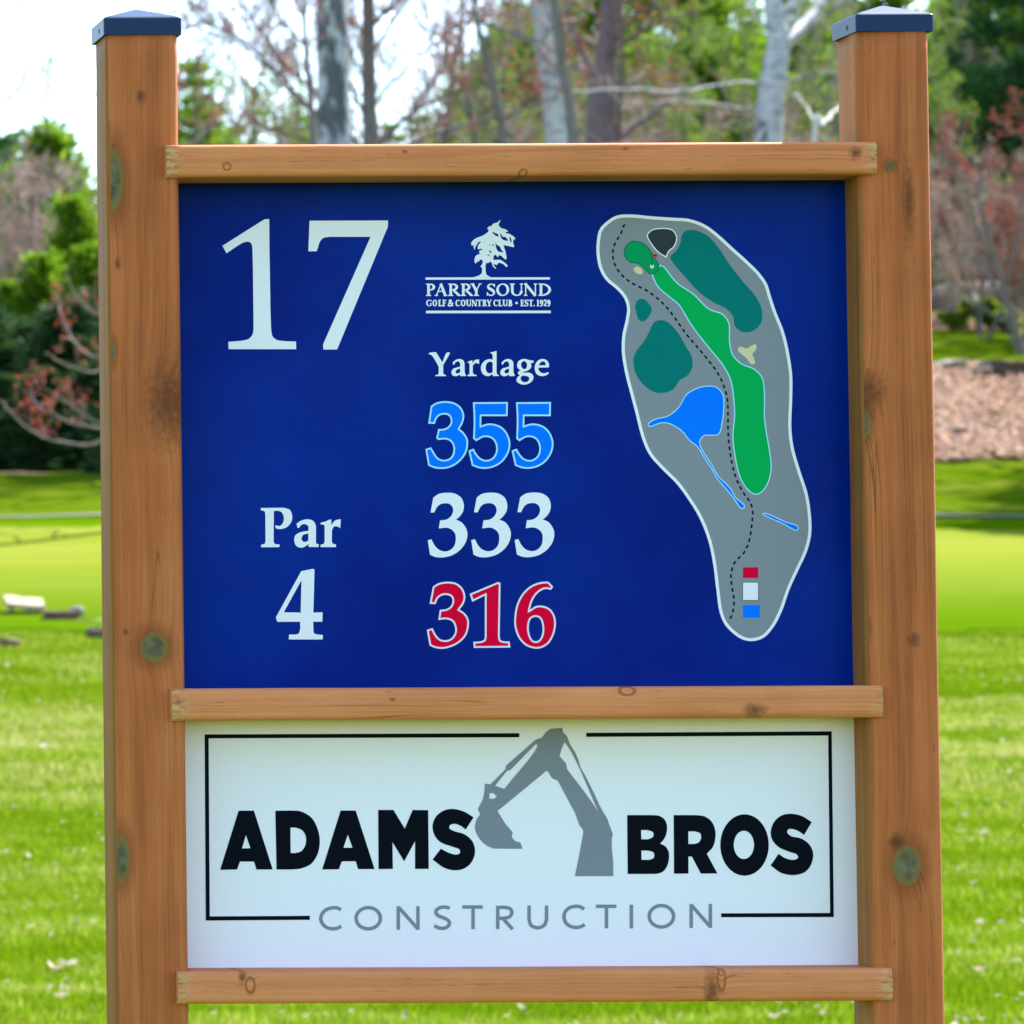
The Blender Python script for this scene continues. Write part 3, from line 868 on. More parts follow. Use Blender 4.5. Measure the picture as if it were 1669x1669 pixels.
gi = inset(gr, 1.7); p.band(DG, gr, gi, 2); p.shape(PG, gi, (), 2)
bl = z6('530,138 600,152 631,205 612,272 572,310 554,352c 498,318 442,252 414,190 448,152')
bi = inset(bl, 1.7); p.band(W_, bl, bi, 1); p.shape(CH, bi, (), 1)
for s in ('690,160 760,155 850,195 920,270 1000,390 1100,520 1200,640 1240,740 1225,830 1160,880 1090,880 1045,840 1030,770 980,715 880,665 790,600 680,480 600,385 582,345 625,300 655,240 665,190',
          '380,645 420,670 450,720 430,770 395,805 360,800 340,750 332,690 350,655',
          '500,798 560,810 630,880 690,980 735,1060 740,1130 710,1190 650,1230 600,1295 530,1320 460,1310 390,1260 335,1180 318,1080 340,1020 400,940 440,860 465,815'):
    p.shape(TG, z6(s), (), 1)
for s in ('320,430 340,415 375,430 383,465 360,470 330,455', '1070,995 1085,988 1130,1000 1165,980 1195,972 1195,1010 1170,1040 1185,1080 1188,1110 1160,1112 1130,1075 1090,1040 1068,1020'):
    p.shape(SA, z6(s), (), 1)
for s in ('590,32 640,42 680,90 685,160 675,260 650,335 560,345 537,375 540,405 570,460 610,520 650,590 720,660 760,725 810,770 810,790 790,795 740,730 700,680 640,610 600,540 560,480 515,410 470,375 420,315 350,272 300,265 220,287 212,268 250,240 340,215 400,165 450,85 520,45',
          '920,825 935,818 1060,870 1140,900 1145,920 1130,930 1040,885 950,845'):
    o = parse(s, 3.794, 1000, 620); i = inset(o, 1.5); p.band(LB, o, i, 1); p.shape(SB, i, (), 1)
for m, x0, y0, x1, y1 in ((K_, 797, 1247, 897, 1362), (W_, 800.5, 1250.5, 893.5, 1358.5), (RD_, 800, 1155, 895, 1222), (SB, 800, 1390, 905, 1468)):
    q = np.array([(x0, y0), (x1, y0), (x1, y1), (x0, y1)]) / 3.794 + (1000, 620)
    p.shape(m if m is not K_ else CH, q, (), 1 if m is not W_ else 2)
# dashed path
pth = cv67('260,115 225,185 180,265 170,330 185,400 230,470 310,535 410,585 480,635 550,700 620,790 690,890 770,985 850,1080 920,1175 965,1270 990,1360',
           '708,215 708,300 712,370 730,500 760,610 800,690 845,755 860,800 855,890 840,985 810,1060 750,1125 728,1190 730,1260 745,1360 735,1440 715,1475', None, False)
seg = np.linalg.norm(np.diff(pth, axis=0), axis=1); cum = np.concatenate([[0], np.cumsum(seg)])
k = 0.0
while k < cum[-1] - 3:
    ts = np.linspace(k, min(k + 6.3, cum[-1]), 4)
    q = np.stack([np.interp(ts, cum, pth[:, 0]), np.interp(ts, cum, pth[:, 1])], 1)
    for r_ in ribbon(q, 2.9): p.shape(K_, r_, (), 1)
    k += 11.3
# flag and hole
p.shape(DG, np.array([(1061.6, 412), (1063.4, 412), (1063.9, 431), (1062.3, 431)]), (), 3)
p.shape(RD_, arc(1067.8, 416.5, 3.9, 2.5, 0, 340, 16), (), 3)
p.shape(W_, np.concatenate([arc(1062.7, 434, 3.1, 3.5, 130, 410, 16), [(1063.9, 431.5), (1063.2, 434.6), (1062.0, 434.6), (1061.3, 431.5)]]), (), 4)
p.build('course_map', blue)

# sponsor board
p = Print([K_])
p.union(K_, [np.array(q) for q in (
    [(333.6, 1197), (846.4, 1195), (846.4, 1201.7), (333.6, 1203.4)], [(333.6, 1197), (340, 1197), (342, 1500.4), (335.4, 1500.4)],
    [(335.4, 1493.6), (505, 1492.6), (505, 1499.2), (335.4, 1500.4)], [(955.5, 1194.4), (1355.6, 1192), (1355.6, 1198.8), (955.5, 1201)],
    [(1349.8, 1192), (1355.6, 1192), (1359, 1494.6), (1353, 1494.6)], [(1175.4, 1488.6), (1359, 1488), (1359, 1494.6), (1175.4, 1495)])])
p.build('border_line', white)
A = (3.0907, 320, 1180)
p = Print([K_])
p.shape(K_, parse('213,437c 290,436c 385,733c 303,733c 291,693c 220,693c 205,733c 120,735c', *A), [parse('250,560c 273,626c 230,627c', *A)])
p.shape(K_, parse('398,437c 475,436c 525,440 580,472 610,525 622,588 612,652 580,703 530,727 480,733c 404,733c', *A), [parse('474,522c 500,522c 530,533 549,558 553,587 547,617 528,641 500,650c 475,650c', *A)])
p.shape(K_, parse('727,436c 803,436c 898,731c 815,731c 803,691c 733,692c 718,732c 634,733c', *A), [parse('763,557c 787,623c 741,624c', *A)])
p.shape(K_, parse('916,433c 993,433c 1050,527c 1090,433c 1168,434c 1171,730c 1102,730c 1102,590c 1047,692c 988,595c 990,730c 918,731c', *A))
p.shape(K_, parse('1397,470c 1357,532c 1330,512 1300,503 1278,510 1275,525 1300,540 1350,555 1390,590 1404,640 1390,690 1355,725 1305,737 1250,725 1190,683c 1232,628c 1270,648 1310,658 1328,650 1325,632 1290,618 1230,595 1200,560 1190,515 1205,470 1245,437 1290,428 1345,440', *A))
p.build('company_word', white)
p = Print([K_])
A = (4.636, 1000, 1300)
p.shape(K_, parse('103,132c 290,132c 345,138 388,168 404,215 400,270 380,315 352,348c 392,368 415,405 420,445 408,510 380,553 345,572 310,577c 107,577c', *A), [parse('208,245c 255,245c 298,262 300,295 262,315c 210,315c', *A), parse('210,400c 260,400c 303,415 305,455 270,470c 212,470c', *A)])
p.shape(K_, parse('455,132c 615,132c 685,141 740,180 767,240 770,300 752,370 705,425c 785,573c 660,574c 592,445c 566,445c 566,574c 457,575c', *A), [parse('565,255c 615,255c 655,270 662,305 645,338 610,350c 566,350c', *A)])
p.shape(K_, arc(1000 + 990 / 4.636, 1300 + 358 / 4.636, 183 / 4.636, 232 / 4.636, 0, 352, 44), [arc(1000 + 985 / 4.636, 1300 + 357 / 4.636, 77 / 4.636, 107 / 4.636, 0, 350, 30)])
p.shape(K_, parse('1498,185c 1440,283c 1400,255 1350,237 1320,240 1312,262 1340,290 1420,310 1480,355 1508,420 1495,500 1450,560 1370,585 1270,570 1187,513c 1247,425c 1300,458 1360,470 1395,455 1385,430 1330,410 1250,375 1200,320 1188,260 1210,190 1260,140 1330,122 1420,138', *A))
p.build('company_word', white)
A = (5.96, 760, 1170)
p = Print([G_])
p.shape(G_, parse('820,105c 932,97c 942,145c 975,175 1005,250 1060,340 1090,410 1110,480 1160,570 1250,750 1300,860 1370,980c 1390,1040 1425,1130c 1412,1180c 1415,1280 1427,1390c 1428,1537c 1055,1538c 1100,1320c 1138,1110c 1130,1080 1100,1045c 1060,930c 890,610c 835,585 800,530c 780,513c 450,785c 303,905c 380,1030c 450,1110c 445,1160 480,1200c 520,1210 545,1265c 540,1272c 265,1270c 190,1235 120,1160 85,1075 95,1000 135,935c 112,885c 160,790 175,720 180,640c 235,645c 380,500c 385,465c 670,215c 735,190c 780,135', *A),
        [parse('680,250c 690,275 370,690c 280,660c 395,515c 430,505c', *A), parse('955,235c 1020,330 1110,510c 1285,920c 1200,790 980,500c 970,445c 905,370c 930,290', *A), parse('225,735c 255,730 300,763c 270,788c 222,783c', *A)])
p.build('excavator_logo', white)
p = Print([G_])
w_ = 5.6
z1 = (4.636, 500, 1450); z2 = (4.636, 830, 1450)
def ell(cx, cy, rx, ry, z): return arc(cx / z[0] + z[1], cy / z[0] + z[2], rx / z[0], ry / z[0], 0, 360, 36)
for strokes in (
    [curve('258,152 230,138 195,137 150,150 118,180 106,217 118,255 150,285 195,296 235,290 260,276', *z1)], [ell(465, 216, 92, 80, z1)],
    [curve('692,125c 692,303c', *z1), curve('840,125c 840,303c', *z1), curve('694,132c 840,297c', *z1)],
    [curve('1080,140 1050,132 1010,135 980,155 978,182 1005,202 1050,220 1077,242 1074,268 1050,288 1015,292 985,284 965,272', *z1)],
    [curve('1175,131c 1330,131c', *z1), curve('1257,131c 1257,298c', *z1)],
    [curve('1443,122c 1443,298c', *z1), curve('1443,134c 1490,133c 1535,143 1550,175 1532,205 1480,217c 1445,217c', *z1), curve('1480,215c 1556,299c', *z1)],
    [curve('150,120c 150,225c 165,268 215,288 265,268 282,225c 282,120c', *z2)], [curve('567,146 535,129 500,126 450,140 422,170 414,205 425,245 455,273 500,285 540,280 570,263', *z2)],
    [curve('655,126c 810,126c', *z2), curve('735,126c 735,293c', *z2)], [curve('923,114c 923,293c', *z2)], [ell(1150, 201, 92, 81, z2)],
    [curve('1375,108c 1375,289c', *z2), curve('1520,108c 1520,289c', *z2), curve('1376,116c 1521,282c', *z2)]):
    p.union(G_, [q for s_ in strokes for q in ribbon(s_, w_)])
p.build('trade_lettering', white)
#--VEG--
# ------------------------------------------------------------------ vegetation
def gz(x, y): return float(H(x, y))


def unit(a): return a / (np.linalg.norm(a, axis=-1, keepdims=True) + 1e-9)


def path(rng, p0, d0, L, n, up=0.0, wig=.12):
    p = [np.array(p0, float)]; d = np.array(d0, float); d /= np.linalg.norm(d)
    for i in range(n):
        d = d + rng.normal(0, wig, 3) + np.array([0, 0, up]); d /= np.linalg.norm(d)
        p.append(p[-1] + d * L / n)
    return np.array(p)


def sprout(rng, mb, lines, n_sec, sec_len, n_twig, twig_len, r_sec, r_twig, up=.12, buds=0, bud=.05, mt=0, mbud=1, spread=.9, start=.25):
    """secondary branches and twigs along each limb polyline, buds or leaves at the twig ends"""
    T0, T1, B = [], [], []
    for ln in lines:
        L = np.linalg.norm(np.diff(ln, axis=0), axis=1).sum(); k = max(1, int(n_sec * max(.35, min(L, 6) / 3)))
        for u in rng.uniform(start, 1, k):
            f = u * (len(ln) - 1); i = min(int(f), len(ln) - 2); p = ln[i] + (ln[i + 1] - ln[i]) * (f - i)
            d = unit(ln[i + 1] - ln[i]) + rng.normal(0, spread * .6, 3); d[2] += .25
            s = path(rng, p, d, sec_len * rng.uniform(.5, 1.2) * (1.15 - .5 * u), 4, up, .16)
            mb.tube(s, np.linspace(r_sec * (1.1 - .5 * u), r_twig, 5), 3, mt)
            m = rng.poisson(n_twig)
            if m:
                v = rng.uniform(.15, 1, m) * 3.99; i = v.astype(int); q = s[i] + (s[i + 1] - s[i]) * (v - i)[:, None]
                dd = unit(unit(s[i + 1] - s[i]) * .7 + rng.normal(0, .55, (m, 3)) + np.array([0, 0, .3]))
                e = q + dd * twig_len * rng.uniform(.4, 1.2, (m, 1))
                T0.append(q); T1.append(e)
                B.append(e); B.append(q + (e - q) * .55); B.append(s[-1:])
    if T0:
        mb.prisms(np.concatenate(T0), np.concatenate(T1), r_twig, r_twig * .5, mt)
        if buds:
            b = np.concatenate(B); b = b[rng.random(len(b)) < min(1, buds)]
            rep = max(1, int(round(buds))); b = np.repeat(b, rep, 0) + rng.normal(0, bud * .8, (len(b) * rep, 3))
            u = unit(rng.normal(0, .7, b.shape) + np.array([0, 0, .6])) * bud * rng.uniform(.6, 1.4, (len(b), 1))
            w = unit(np.cross(u, rng.normal(0, 1, b.shape))) * bud * .32
            mb.cards(b, u, w, mbud)


def conifer_meshes(seed, h, rad, n_whorl, per, clump, needle, base=.08, droop=-.05, mats=None, trunk_r=.16, flat=.5, gap=.2, ew=.16):
    rng = np.random.default_rng(seed); tb, cb = MB(), MB()
    tp = path(rng, (0, 0, -.3), (0, 0, 1), h + .3, 10, .05, .02)
    tb.tube(tp, np.linspace(trunk_r, .015, 11), 7)
    C, U, Wd = [], [], []
    for z in np.linspace(base, .97, n_whorl):
        if rng.random() < gap * .5: continue
        f = z * 10; i = min(int(f), 9); o = tp[i] + (tp[i + 1] - tp[i]) * (f - i)
        prof = (1 - z) ** .75 * (1 if z > base + .12 else .75)
        a0 = rng.uniform(0, 6.28)
        for k in range(per):
            if rng.random() < gap: continue
            a = a0 + 6.283 * k / per + rng.normal(0, .25); L = rad * prof * rng.uniform(.55, 1.25) + .15
            d = np.array([math.cos(a), math.sin(a), droop + .55 * z + rng.normal(0, .1)])
            b = path(rng, o, d, L, 4, .06, .08)
            tb.tube(b, np.linspace(.035 * (1.1 - z) + .008, .006, 5), 3)
            m = max(6, int(clump * L))
            v = rng.uniform(.22, 1, m) ** .75 * 3.99; i = v.astype(int)
            c = b[i] + (b[i + 1] - b[i]) * (v - i)[:, None]
            off = rng.normal(0, 1, (m, 3)) * np.array([1, 1, flat]) * (ew + .10 * L) * .75
            c = c + off
            u = unit(unit(off) * .7 + unit(b[-1] - b[0]) * .8 + rng.normal(0, .4, (m, 3)) + np.array([0, 0, .25])) * needle * rng.uniform(.6, 1.3, (m, 1))
            C.append(c); U.append(u); Wd.append(unit(np.cross(u, rng.normal(0, 1, (m, 3)))) * needle * .3)
    cb.cards(np.concatenate(C), np.concatenate(U), np.concatenate(Wd), 0)
    return tb.mesh('trunk', [mats[0]], True), cb.mesh('crown', [mats[1]])


def decid_meshes(seed, h, r0, start, nlimb, limb_len, elev, n_sec, sec_len, n_twig, twig_len, mats, buds=0, bud=.05, up=.1, stems=1, r_twig=.006, wig=.1):
    rng = np.random.default_rng(seed); tb, cb = MB(), MB(); lines = []
    for s in range(stems):
        d = np.array([0, 0, 1.0]) if stems == 1 else np.array([rng.normal(0, .35), rng.normal(0, .35), 1])
        hh = h * (1 if stems == 1 else rng.uniform(.6, 1))
        o = (0, 0, -.2) if stems == 1 else (rng.normal(0, .15), rng.normal(0, .15), -.2)
        tp = path(rng, o, d, hh + .2, 12, .03, .05); tb.tube(tp, np.linspace(r0, .01, 13) ** 1.0, 7 if stems == 1 else 5)
        lines.append(tp[5:])
        for k in range(nlimb):
            z = start + (1 - start) * (k + rng.random()) / nlimb; f = z * 12; i = min(int(f), 11)
            p = tp[i] + (tp[i + 1] - tp[i]) * (f - i); a = k * 2.4 + rng.normal(0, .4)
            e = elev + rng.normal(0, .15); dd = np.array([math.cos(a) * math.cos(e), math.sin(a) * math.cos(e), math.sin(e)])
            L = limb_len * (1.15 - .75 * (z - start) / (1 - start)) * rng.uniform(.7, 1.2)
            b = path(rng, p, dd, L, 6, up, wig); tb.tube(b, np.linspace(max(.012, r0 * .42 * (1.1 - z)), .007, 7), 4); lines.append(b)
    sprout(rng, cb, lines, n_sec, sec_len, n_twig, twig_len, .011, r_twig, up, buds, bud)
    return tb.mesh('trunk', [mats[0]], True), cb.mesh('crown', [mats[1], mats[2]])


def bark(name, c1, c2, c3=None, sc=(6, 6, 1.2), rough=.9):
    return noisy(name, c1, c2, 6, sc, rough, .6, .02, c3)


def birch_bark(name, dark):
    t = NT(name); P = t.coord()
    m1 = t.n('Mapping'); m1.inputs['Scale'].default_value = (2.2, 2.2, 14); t.l(P, m1.inputs[0])
    m2 = t.n('Mapping'); m2.inputs['Scale'].default_value = (2.0, 2.0, .8); t.l(P, m2.inputs[0])
    a = t.noise(m1.outputs[0], 1.6, 5, .7); b = t.noise(m2.outputs[0], 1.4, 4, .65)
    c = t.ramp(t.noise(P, 8, 3), [(.3, (.36, .37, .38)), (.7, (.56, .56, .55))])
    c = t.mix(t.ramp(a, [(.56, 0.0), (.64, .85)]), c, (.06, .06, .065))
    c = t.mix(t.ramp(b, [(dark, 0.0), (dark + .06, .9)]), c, (.05, .052, .06))
    t.base(c); t.bump(a, .4, .01)
    return t.fin(.75, .3)


MB_grey = bark('grey_bark', (.10, .085, .075), (.26, .23, .20))
MB_red = bark('reddish_bark', (.10, .07, .07), (.24, .18, .18))
MB_red2 = bark('young_maple_bark', (.20, .15, .13), (.36, .28, .25))
MB_pine = bark('pine_bark', (.045, .035, .03), (.12, .09, .075))
MB_pale = bark('pale_bark', (.40, .37, .33), (.62, .58, .52))
M_birchA, M_birchB, M_birchC = birch_bark('birch_bark_dark', .50), birch_bark('birch_bark_white', .60), birch_bark('birch_bark_grey', .56)
TW_g = plain('grey_twig', (.24, .20, .17), .8, .2, .35)
TW_p = plain('pale_twig', (.36, .31, .26), .8, .2, .3)
TW_r = plain('reddish_twig', (.26, .14, .12), .8, .2, .35)
L_pine = leafy('pine_needles', (.06, .15, .006), (.21, .35, .018), .6)
L_pine2 = leafy('pine_needles_blue', (.016, .075, .022), (.07, .18, .035), .4)
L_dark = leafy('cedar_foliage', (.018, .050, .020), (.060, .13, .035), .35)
L_bush = leafy('spring_leaves', (.10, .20, .008), (.24, .36, .03), .6)
L_red = leafy('red_buds', (.22, .035, .025), (.42, .10, .06), .35)
L_tan = leafy('tan_buds', (.22, .12, .08), (.40, .27, .19), .3)
L_olive = leafy('olive_buds', (.12, .14, .03), (.24, .24, .07), .4)


def thing(name, label, cat, meshes, loc, rz=0.0, s=1.0, group=None):
    t = tag(empty(name, loc, rz), label, cat, group); t.scale = (s, s, s) if not isinstance(s, tuple) else s
    for nm, me in meshes: link(nm, me, t)
    return t


pineA = conifer_meshes(1, 12, 2.6, 26, 6, 95, .16, mats=[MB_pine, L_pine])
pineB = conifer_meshes(2, 12, 2.9, 22, 6, 85, .17, mats=[MB_pine, L_pine], gap=.3)
pineC = conifer_meshes(3, 12, 2.9, 24, 7, 90, .17, mats=[MB_pine, L_pine2], gap=.25)
pineD = conifer_meshes(14, 12, 2.7, 30, 8, 110, .22, base=.2, droop=.15, mats=[MB_pine, L_pine], gap=.25, flat=.9, ew=.3)
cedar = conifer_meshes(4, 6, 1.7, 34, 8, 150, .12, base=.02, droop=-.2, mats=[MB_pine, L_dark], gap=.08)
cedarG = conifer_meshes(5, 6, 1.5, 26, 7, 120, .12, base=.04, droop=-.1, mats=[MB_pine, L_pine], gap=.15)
mapA = decid_meshes(6, 10, .11, .22, 15, 3.0, .6, 9, 1.1, 7, .35, [MB_grey, TW_g, L_red], .55, .04, r_twig=.008)
mapB = decid_meshes(7, 6, .05, .12, 10, 1.8, .75, 11, .8, 8, .28, [MB_grey, TW_r, L_red], 2.0, .036, stems=2, r_twig=.008)
bareA = decid_meshes(8, 11, .13, .25, 16, 3.2, .65, 10, 1.2, 12, .4, [MB_grey, TW_p, L_olive], .6, .045, r_twig=.009)
bareB = decid_meshes(9, 6.5, .05, .1, 11, 2.0, .8, 12, .9, 11, .32, [MB_grey, TW_p, L_tan], 1.0, .045, stems=3)
leafing = decid_meshes(12, 9, .07, .15, 15, 2.2, .6, 12, 1.0, 10, .3, [MB_grey, TW_g, L_bush], 2.2, .055)
bush = decid_meshes(10, 1.6, .02, .1, 8, .8, .6, 12, .4, 8, .15, [MB_grey, TW_g, L_bush], 7.0, .075, stems=4)


def place(name, label, cat, meshes, h0, px, ptop, d, rz, group=None, wide=1.0):
    """stand a tree on the ground so that its tip reaches the height seen at (px, ptop)"""
    p = at(px, ptop, d); z = gz(p[0], p[1]); s = max(.15, (p[2] - z) / h0)
    w = s * wide
    return thing(name, label, cat, [('trunk', meshes[0]), ('crown', meshes[1])], (p[0], p[1], z), rz, (w, w, s), group)


# trees whose trunks show between the posts: built along the lines they take in the photograph
def px_line(pts, d, rng=None, drift=0.0):
    o = []
    for i, (x, y) in enumerate(pts):
        o.append(at(x, y, d + (drift * i / max(1, len(pts) - 1))))
    return np.array(o)


def smooth_line(p, k=5):
    return spline(np.array(p), [True] + [False] * (len(p) - 2) + [True], False) if False else np.array([np.array([np.interp(t, np.arange(len(p)), p[:, j]) for j in range(3)]) for t in np.linspace(0, len(p) - 1, (len(p) - 1) * k + 1)])


def sm3(p):
    p = np.asarray(p); o = []
    for i in range(len(p) - 1):
        a = p[max(0, i - 1)]; b = p[i]; c = p[i + 1]; e = p[min(len(p) - 1, i + 2)]
        for t in np.linspace(0, 1, 5, endpoint=False):
            o.append(.5 * (2 * b + (c - a) * t + (2 * a - 5 * b + 4 * c - e) * t * t + (3 * b - a - 3 * c + e) * t ** 3))
    o.append(p[-1]); return np.array(o)


def custom(name, label, cat, d, trunk, widths, limbs, mats, seed, n_sec=7, sec=.9, n_tw=7, tw=.3, buds=.9, bud=.05, extra=0, ex_len=2.2, ex_z=(.3, .95), group=None, up=.12, r_sec=.012, r_tw=.0055, lm_sec=1.0):
    rng = np.random.default_rng(seed); tb, cb = MB(), MB()
    tp = px_line(trunk, d); g = gz(tp[0][0], tp[0][1])
    root = tp[0].copy(); root[2] = g
    if tp[0][2] > g + .3: tp = np.concatenate([[root - np.array([0, 0, .2])], tp]); widths = [widths[0] * 1.12] + list(widths)
    else: tp[0][2] = g - .2
    org = np.array([tp[0][0], tp[0][1], g])
    P = sm3(tp - org); wv = np.interp(np.linspace(0, len(widths) - 1, len(P)), np.arange(len(widths)), widths) * d / FPX / 2
    wv = wv * (1 + rng.normal(0, .025, len(wv))); wv[0] *= 1.25
    tb.tube(P, wv, 12, 0); lines = []
    for i, (pts, w0, w1) in enumerate(limbs):
        dr = rng.uniform(-1.6, 1.6) if len(pts) > 2 else rng.uniform(-.5, .5)
        b = sm3(px_line(pts, d, drift=dr) - org)
        b[1:] += np.cumsum(rng.normal(0, .012, (len(b) - 1, 3)), 0)
        tb.tube(b, np.linspace(w0, w1, len(b)) * d / FPX / 2, 6, 0); lines.append(b)
    n0 = len(P) - 1
    for k in range(extra):
        f = rng.uniform(*ex_z) * n0; i = min(int(f), n0 - 1); p = P[i]; a = rng.uniform(0, 6.283)
        e = rng.uniform(.15, .8); dd = np.array([math.cos(a) * math.cos(e), math.sin(a) * math.cos(e), math.sin(e)])
        b = path(rng, p, dd, ex_len * rng.uniform(.5, 1.2), 7, .05, .11)
        tb.tube(b, np.linspace(min(wv[i] * .4, .028), .006, 8), 4, 0); lines.append(b)
    sprout(rng, cb, lines, n_sec, sec, n_tw, tw, r_sec, r_tw, up, buds, bud)
    return thing(name, label, cat, [('trunk', tb.mesh('trunk', [mats[0]], True)), ('crown', cb.mesh('crown', mats[1:]))], tuple(org))


custom('birch_tree', 'thick birch with dark blotched bark left of centre above the top rail', 'tree', 58, [(552, 760), (545, 240), (541, 0), (538, -400), (545, -900)], [64, 55, 51, 40, 16],
       [([(538, -60), (480, -160), (420, -300)], 14, 4), ([(545, -150), (600, -260), (650, -400)], 14, 4)], [M_birchA, TW_g, L_tan], 21, extra=16, ex_z=(.52, .98), buds=.4)
custom('red_maple', 'slim grey maple right of the dark birch with long limbs full of red buds', 'tree', 60, [(612, 760), (603, 235), (600, 0), (596, -300), (590, -700)], [29, 24, 21, 15, 6],
       [([(606, 285), (520, 185), (420, 92), (316, 15)], 9, 3), ([(604, 262), (508, 150), (440, 80), (388, 5)], 9, 3), ([(602, 200), (565, 120), (532, 20), (515, -60)], 8, 3),
        ([(605, 250), (690, 172), (780, 142), (860, 130)], 8, 3), ([(604, 270), (700, 218), (820, 180), (880, 160)], 8, 3), ([(601, 90), (650, 30), (700, -40)], 8, 3),
        ([(604, 290), (500, 230), (400, 190), (320, 150)], 7, 2), ([(602, 150), (560, 60), (520, -40)], 6, 2), ([(600, 60), (540, 10), (470, -60)], 7, 2), ([(603, 180), (670, 110), (740, 60), (800, 40)], 6, 2)],
       [MB_grey, TW_r, L_red], 22, n_sec=15, sec=.85, n_tw=9, tw=.28, buds=.7, bud=.035, extra=12, ex_z=(.4, .98), r_tw=.007)
custom('red_maple', 'thin bent sapling with red buds just left of the dark birch', 'tree', 55, [(520, 760), (510, 235), (497, 60), (490, -120), (470, -360)], [12, 10, 8, 6, 3],
       [([(505, 180), (440, 110), (370, 60), (310, 40)], 5, 2), ([(498, 70), (450, 0), (420, -60)], 5, 2)], [MB_red, TW_r, L_red], 23, n_sec=14, sec=.7, n_tw=9, tw=.25, buds=.7, bud=.035, extra=8, ex_len=1.5, r_tw=.007)
custom('leaning_sapling', 'dark slim trunk leaning left over the rail between the two birches', 'tree', 59, [(850, 560), (822, 235), (800, 125), (778, 40), (768, -60), (745, -250)], [20, 15, 12, 9, 7, 3],
       [([(778, 35), (820, 48), (880, 62), (905, 78)], 7, 4), ([(800, 125), (740, 70), (680, 40)], 5, 2), ([(815, 200), (870, 175), (910, 160)], 5, 2)], [MB_grey, TW_g, L_red], 24, n_sec=8, n_tw=6, buds=.9, bud=.04, extra=5, ex_len=1.4)
custom('birch_tree', 'white birch standing above the middle of the top rail', 'tree', 60, [(927, 760), (912, 235), (893, 60), (882, -60), (866, -600), (860, -900)], [56, 46, 43, 41, 26, 12],
       [([(880, -80), (830, -200), (780, -330)], 12, 4)], [M_birchB, TW_g, L_tan], 25, extra=16, ex_z=(.55, .98), buds=.4)
custom('slim_dark_tree', 'slim dark trunk crossing close beside the white birch', 'tree', 57, [(962, 760), (934, 235), (917, 110), (904, 0), (893, -260), (885, -500)], [24, 18, 16, 14, 8, 4],
       [([(918, 118), (860, 70), (800, 40), (760, 30)], 6, 3), ([(930, 200), (985, 235), (1010, 260)], 4, 2)], [MB_grey, TW_g, L_red], 26, n_sec=7, buds=.8, bud=.04, extra=5, ex_len=1.6)
custom('red_maple', 'purplish maple trunk with red buds right of the white birch', 'tree', 64, [(984, 760), (979, 235), (985, 130), (992, 60), (1000, -100), (1012, -500)], [58, 50, 41, 35, 28, 10],
       [([(1008, 235), (1010, 90), (1003, -20), (1010, -200)], 9, 5), ([(985, 150), (940, 60), (915, -20)], 14, 6), ([(1000, 240), (1040, 205), (1080, 175), (1110, 160)], 16, 4), ([(990, 140), (1050, 150), (1110, 185)], 7, 2), ([(992, 90), (1060, 40), (1130, 20)], 7, 2), ([(984, 160), (1040, 128), (1110, 110)], 6, 2)],
       [MB_red, TW_r, L_red], 27, n_sec=8, sec=.8, n_tw=7, tw=.25, buds=.8, bud=.035, extra=12, ex_z=(.35, .98))
custom('birch_tree', 'forked pale grey birch near the right post with a limb rising right', 'tree', 61, [(1243, 760), (1252, 235), (1262, 120), (1270, 62), (1258, -20), (1250, -400), (1250, -800)], [54, 46, 41, 36, 28, 18, 8],
       [([(1270, 82), (1310, 42), (1362, -18), (1430, -140)], 24, 12), ([(1268, 62), (1288, 20), (1303, -60)], 17, 9), ([(1258, 130), (1180, 133), (1100, 141), (1020, 134), (930, 142)], 6, 3), ([(1256, 180), (1180, 165), (1090, 160), (1010, 166)], 5, 2), ([(1262, 150), (1310, 130), (1370, 125)], 6, 3)],
       [M_birchC, TW_p, L_red], 28, n_sec=6, sec=.7, n_tw=6, tw=.24, buds=.6, bud=.036, extra=14, ex_z=(.42, .98))
custom('dead_sapling', 'bleached white dead sapling forking beside the right post', 'tree', 50, [(1316, 760), (1327, 235), (1338, 206)], [12, 9, 8],
       [([(1338, 206), (1366, 188), (1425, 150)], 8, 4), ([(1338, 206), (1316, 182), (1298, 158)], 6, 2)], [MB_pale, TW_p, L_tan], 29, n_sec=4, sec=.5, n_tw=4, tw=.2, buds=0)
custom('red_maple', 'red budded maple behind the left post with drooping upturned branches', 'tree', 47, [(232, 800), (230, 500), (226, 300), (222, 120)], [30, 22, 15, 5],
       [([(229, 640), (190, 705), (140, 726), (90, 712), (45, 690), (12, 662)], 6, 2), ([(229, 600), (185, 690), (130, 692), (85, 666), (48, 640)], 5, 1.5), ([(229, 560), (175, 680), (120, 662), (78, 628)], 4.5, 1.5),
        ([(229, 500), (182, 575), (140, 562), (115, 520), (104, 484)], 5, 1.5), ([(229, 560), (160, 602), (110, 599), (62, 588)], 4, 1.5), ([(229, 470), (180, 520), (140, 490), (120, 440)], 4, 1.5)],
       [MB_red2, TW_r, L_red], 30, n_sec=11, sec=.34, n_tw=4, tw=.12, buds=.8, bud=.038, up=.45, r_sec=.005, r_tw=.004, extra=7, ex_len=.9, ex_z=(.7, .98))
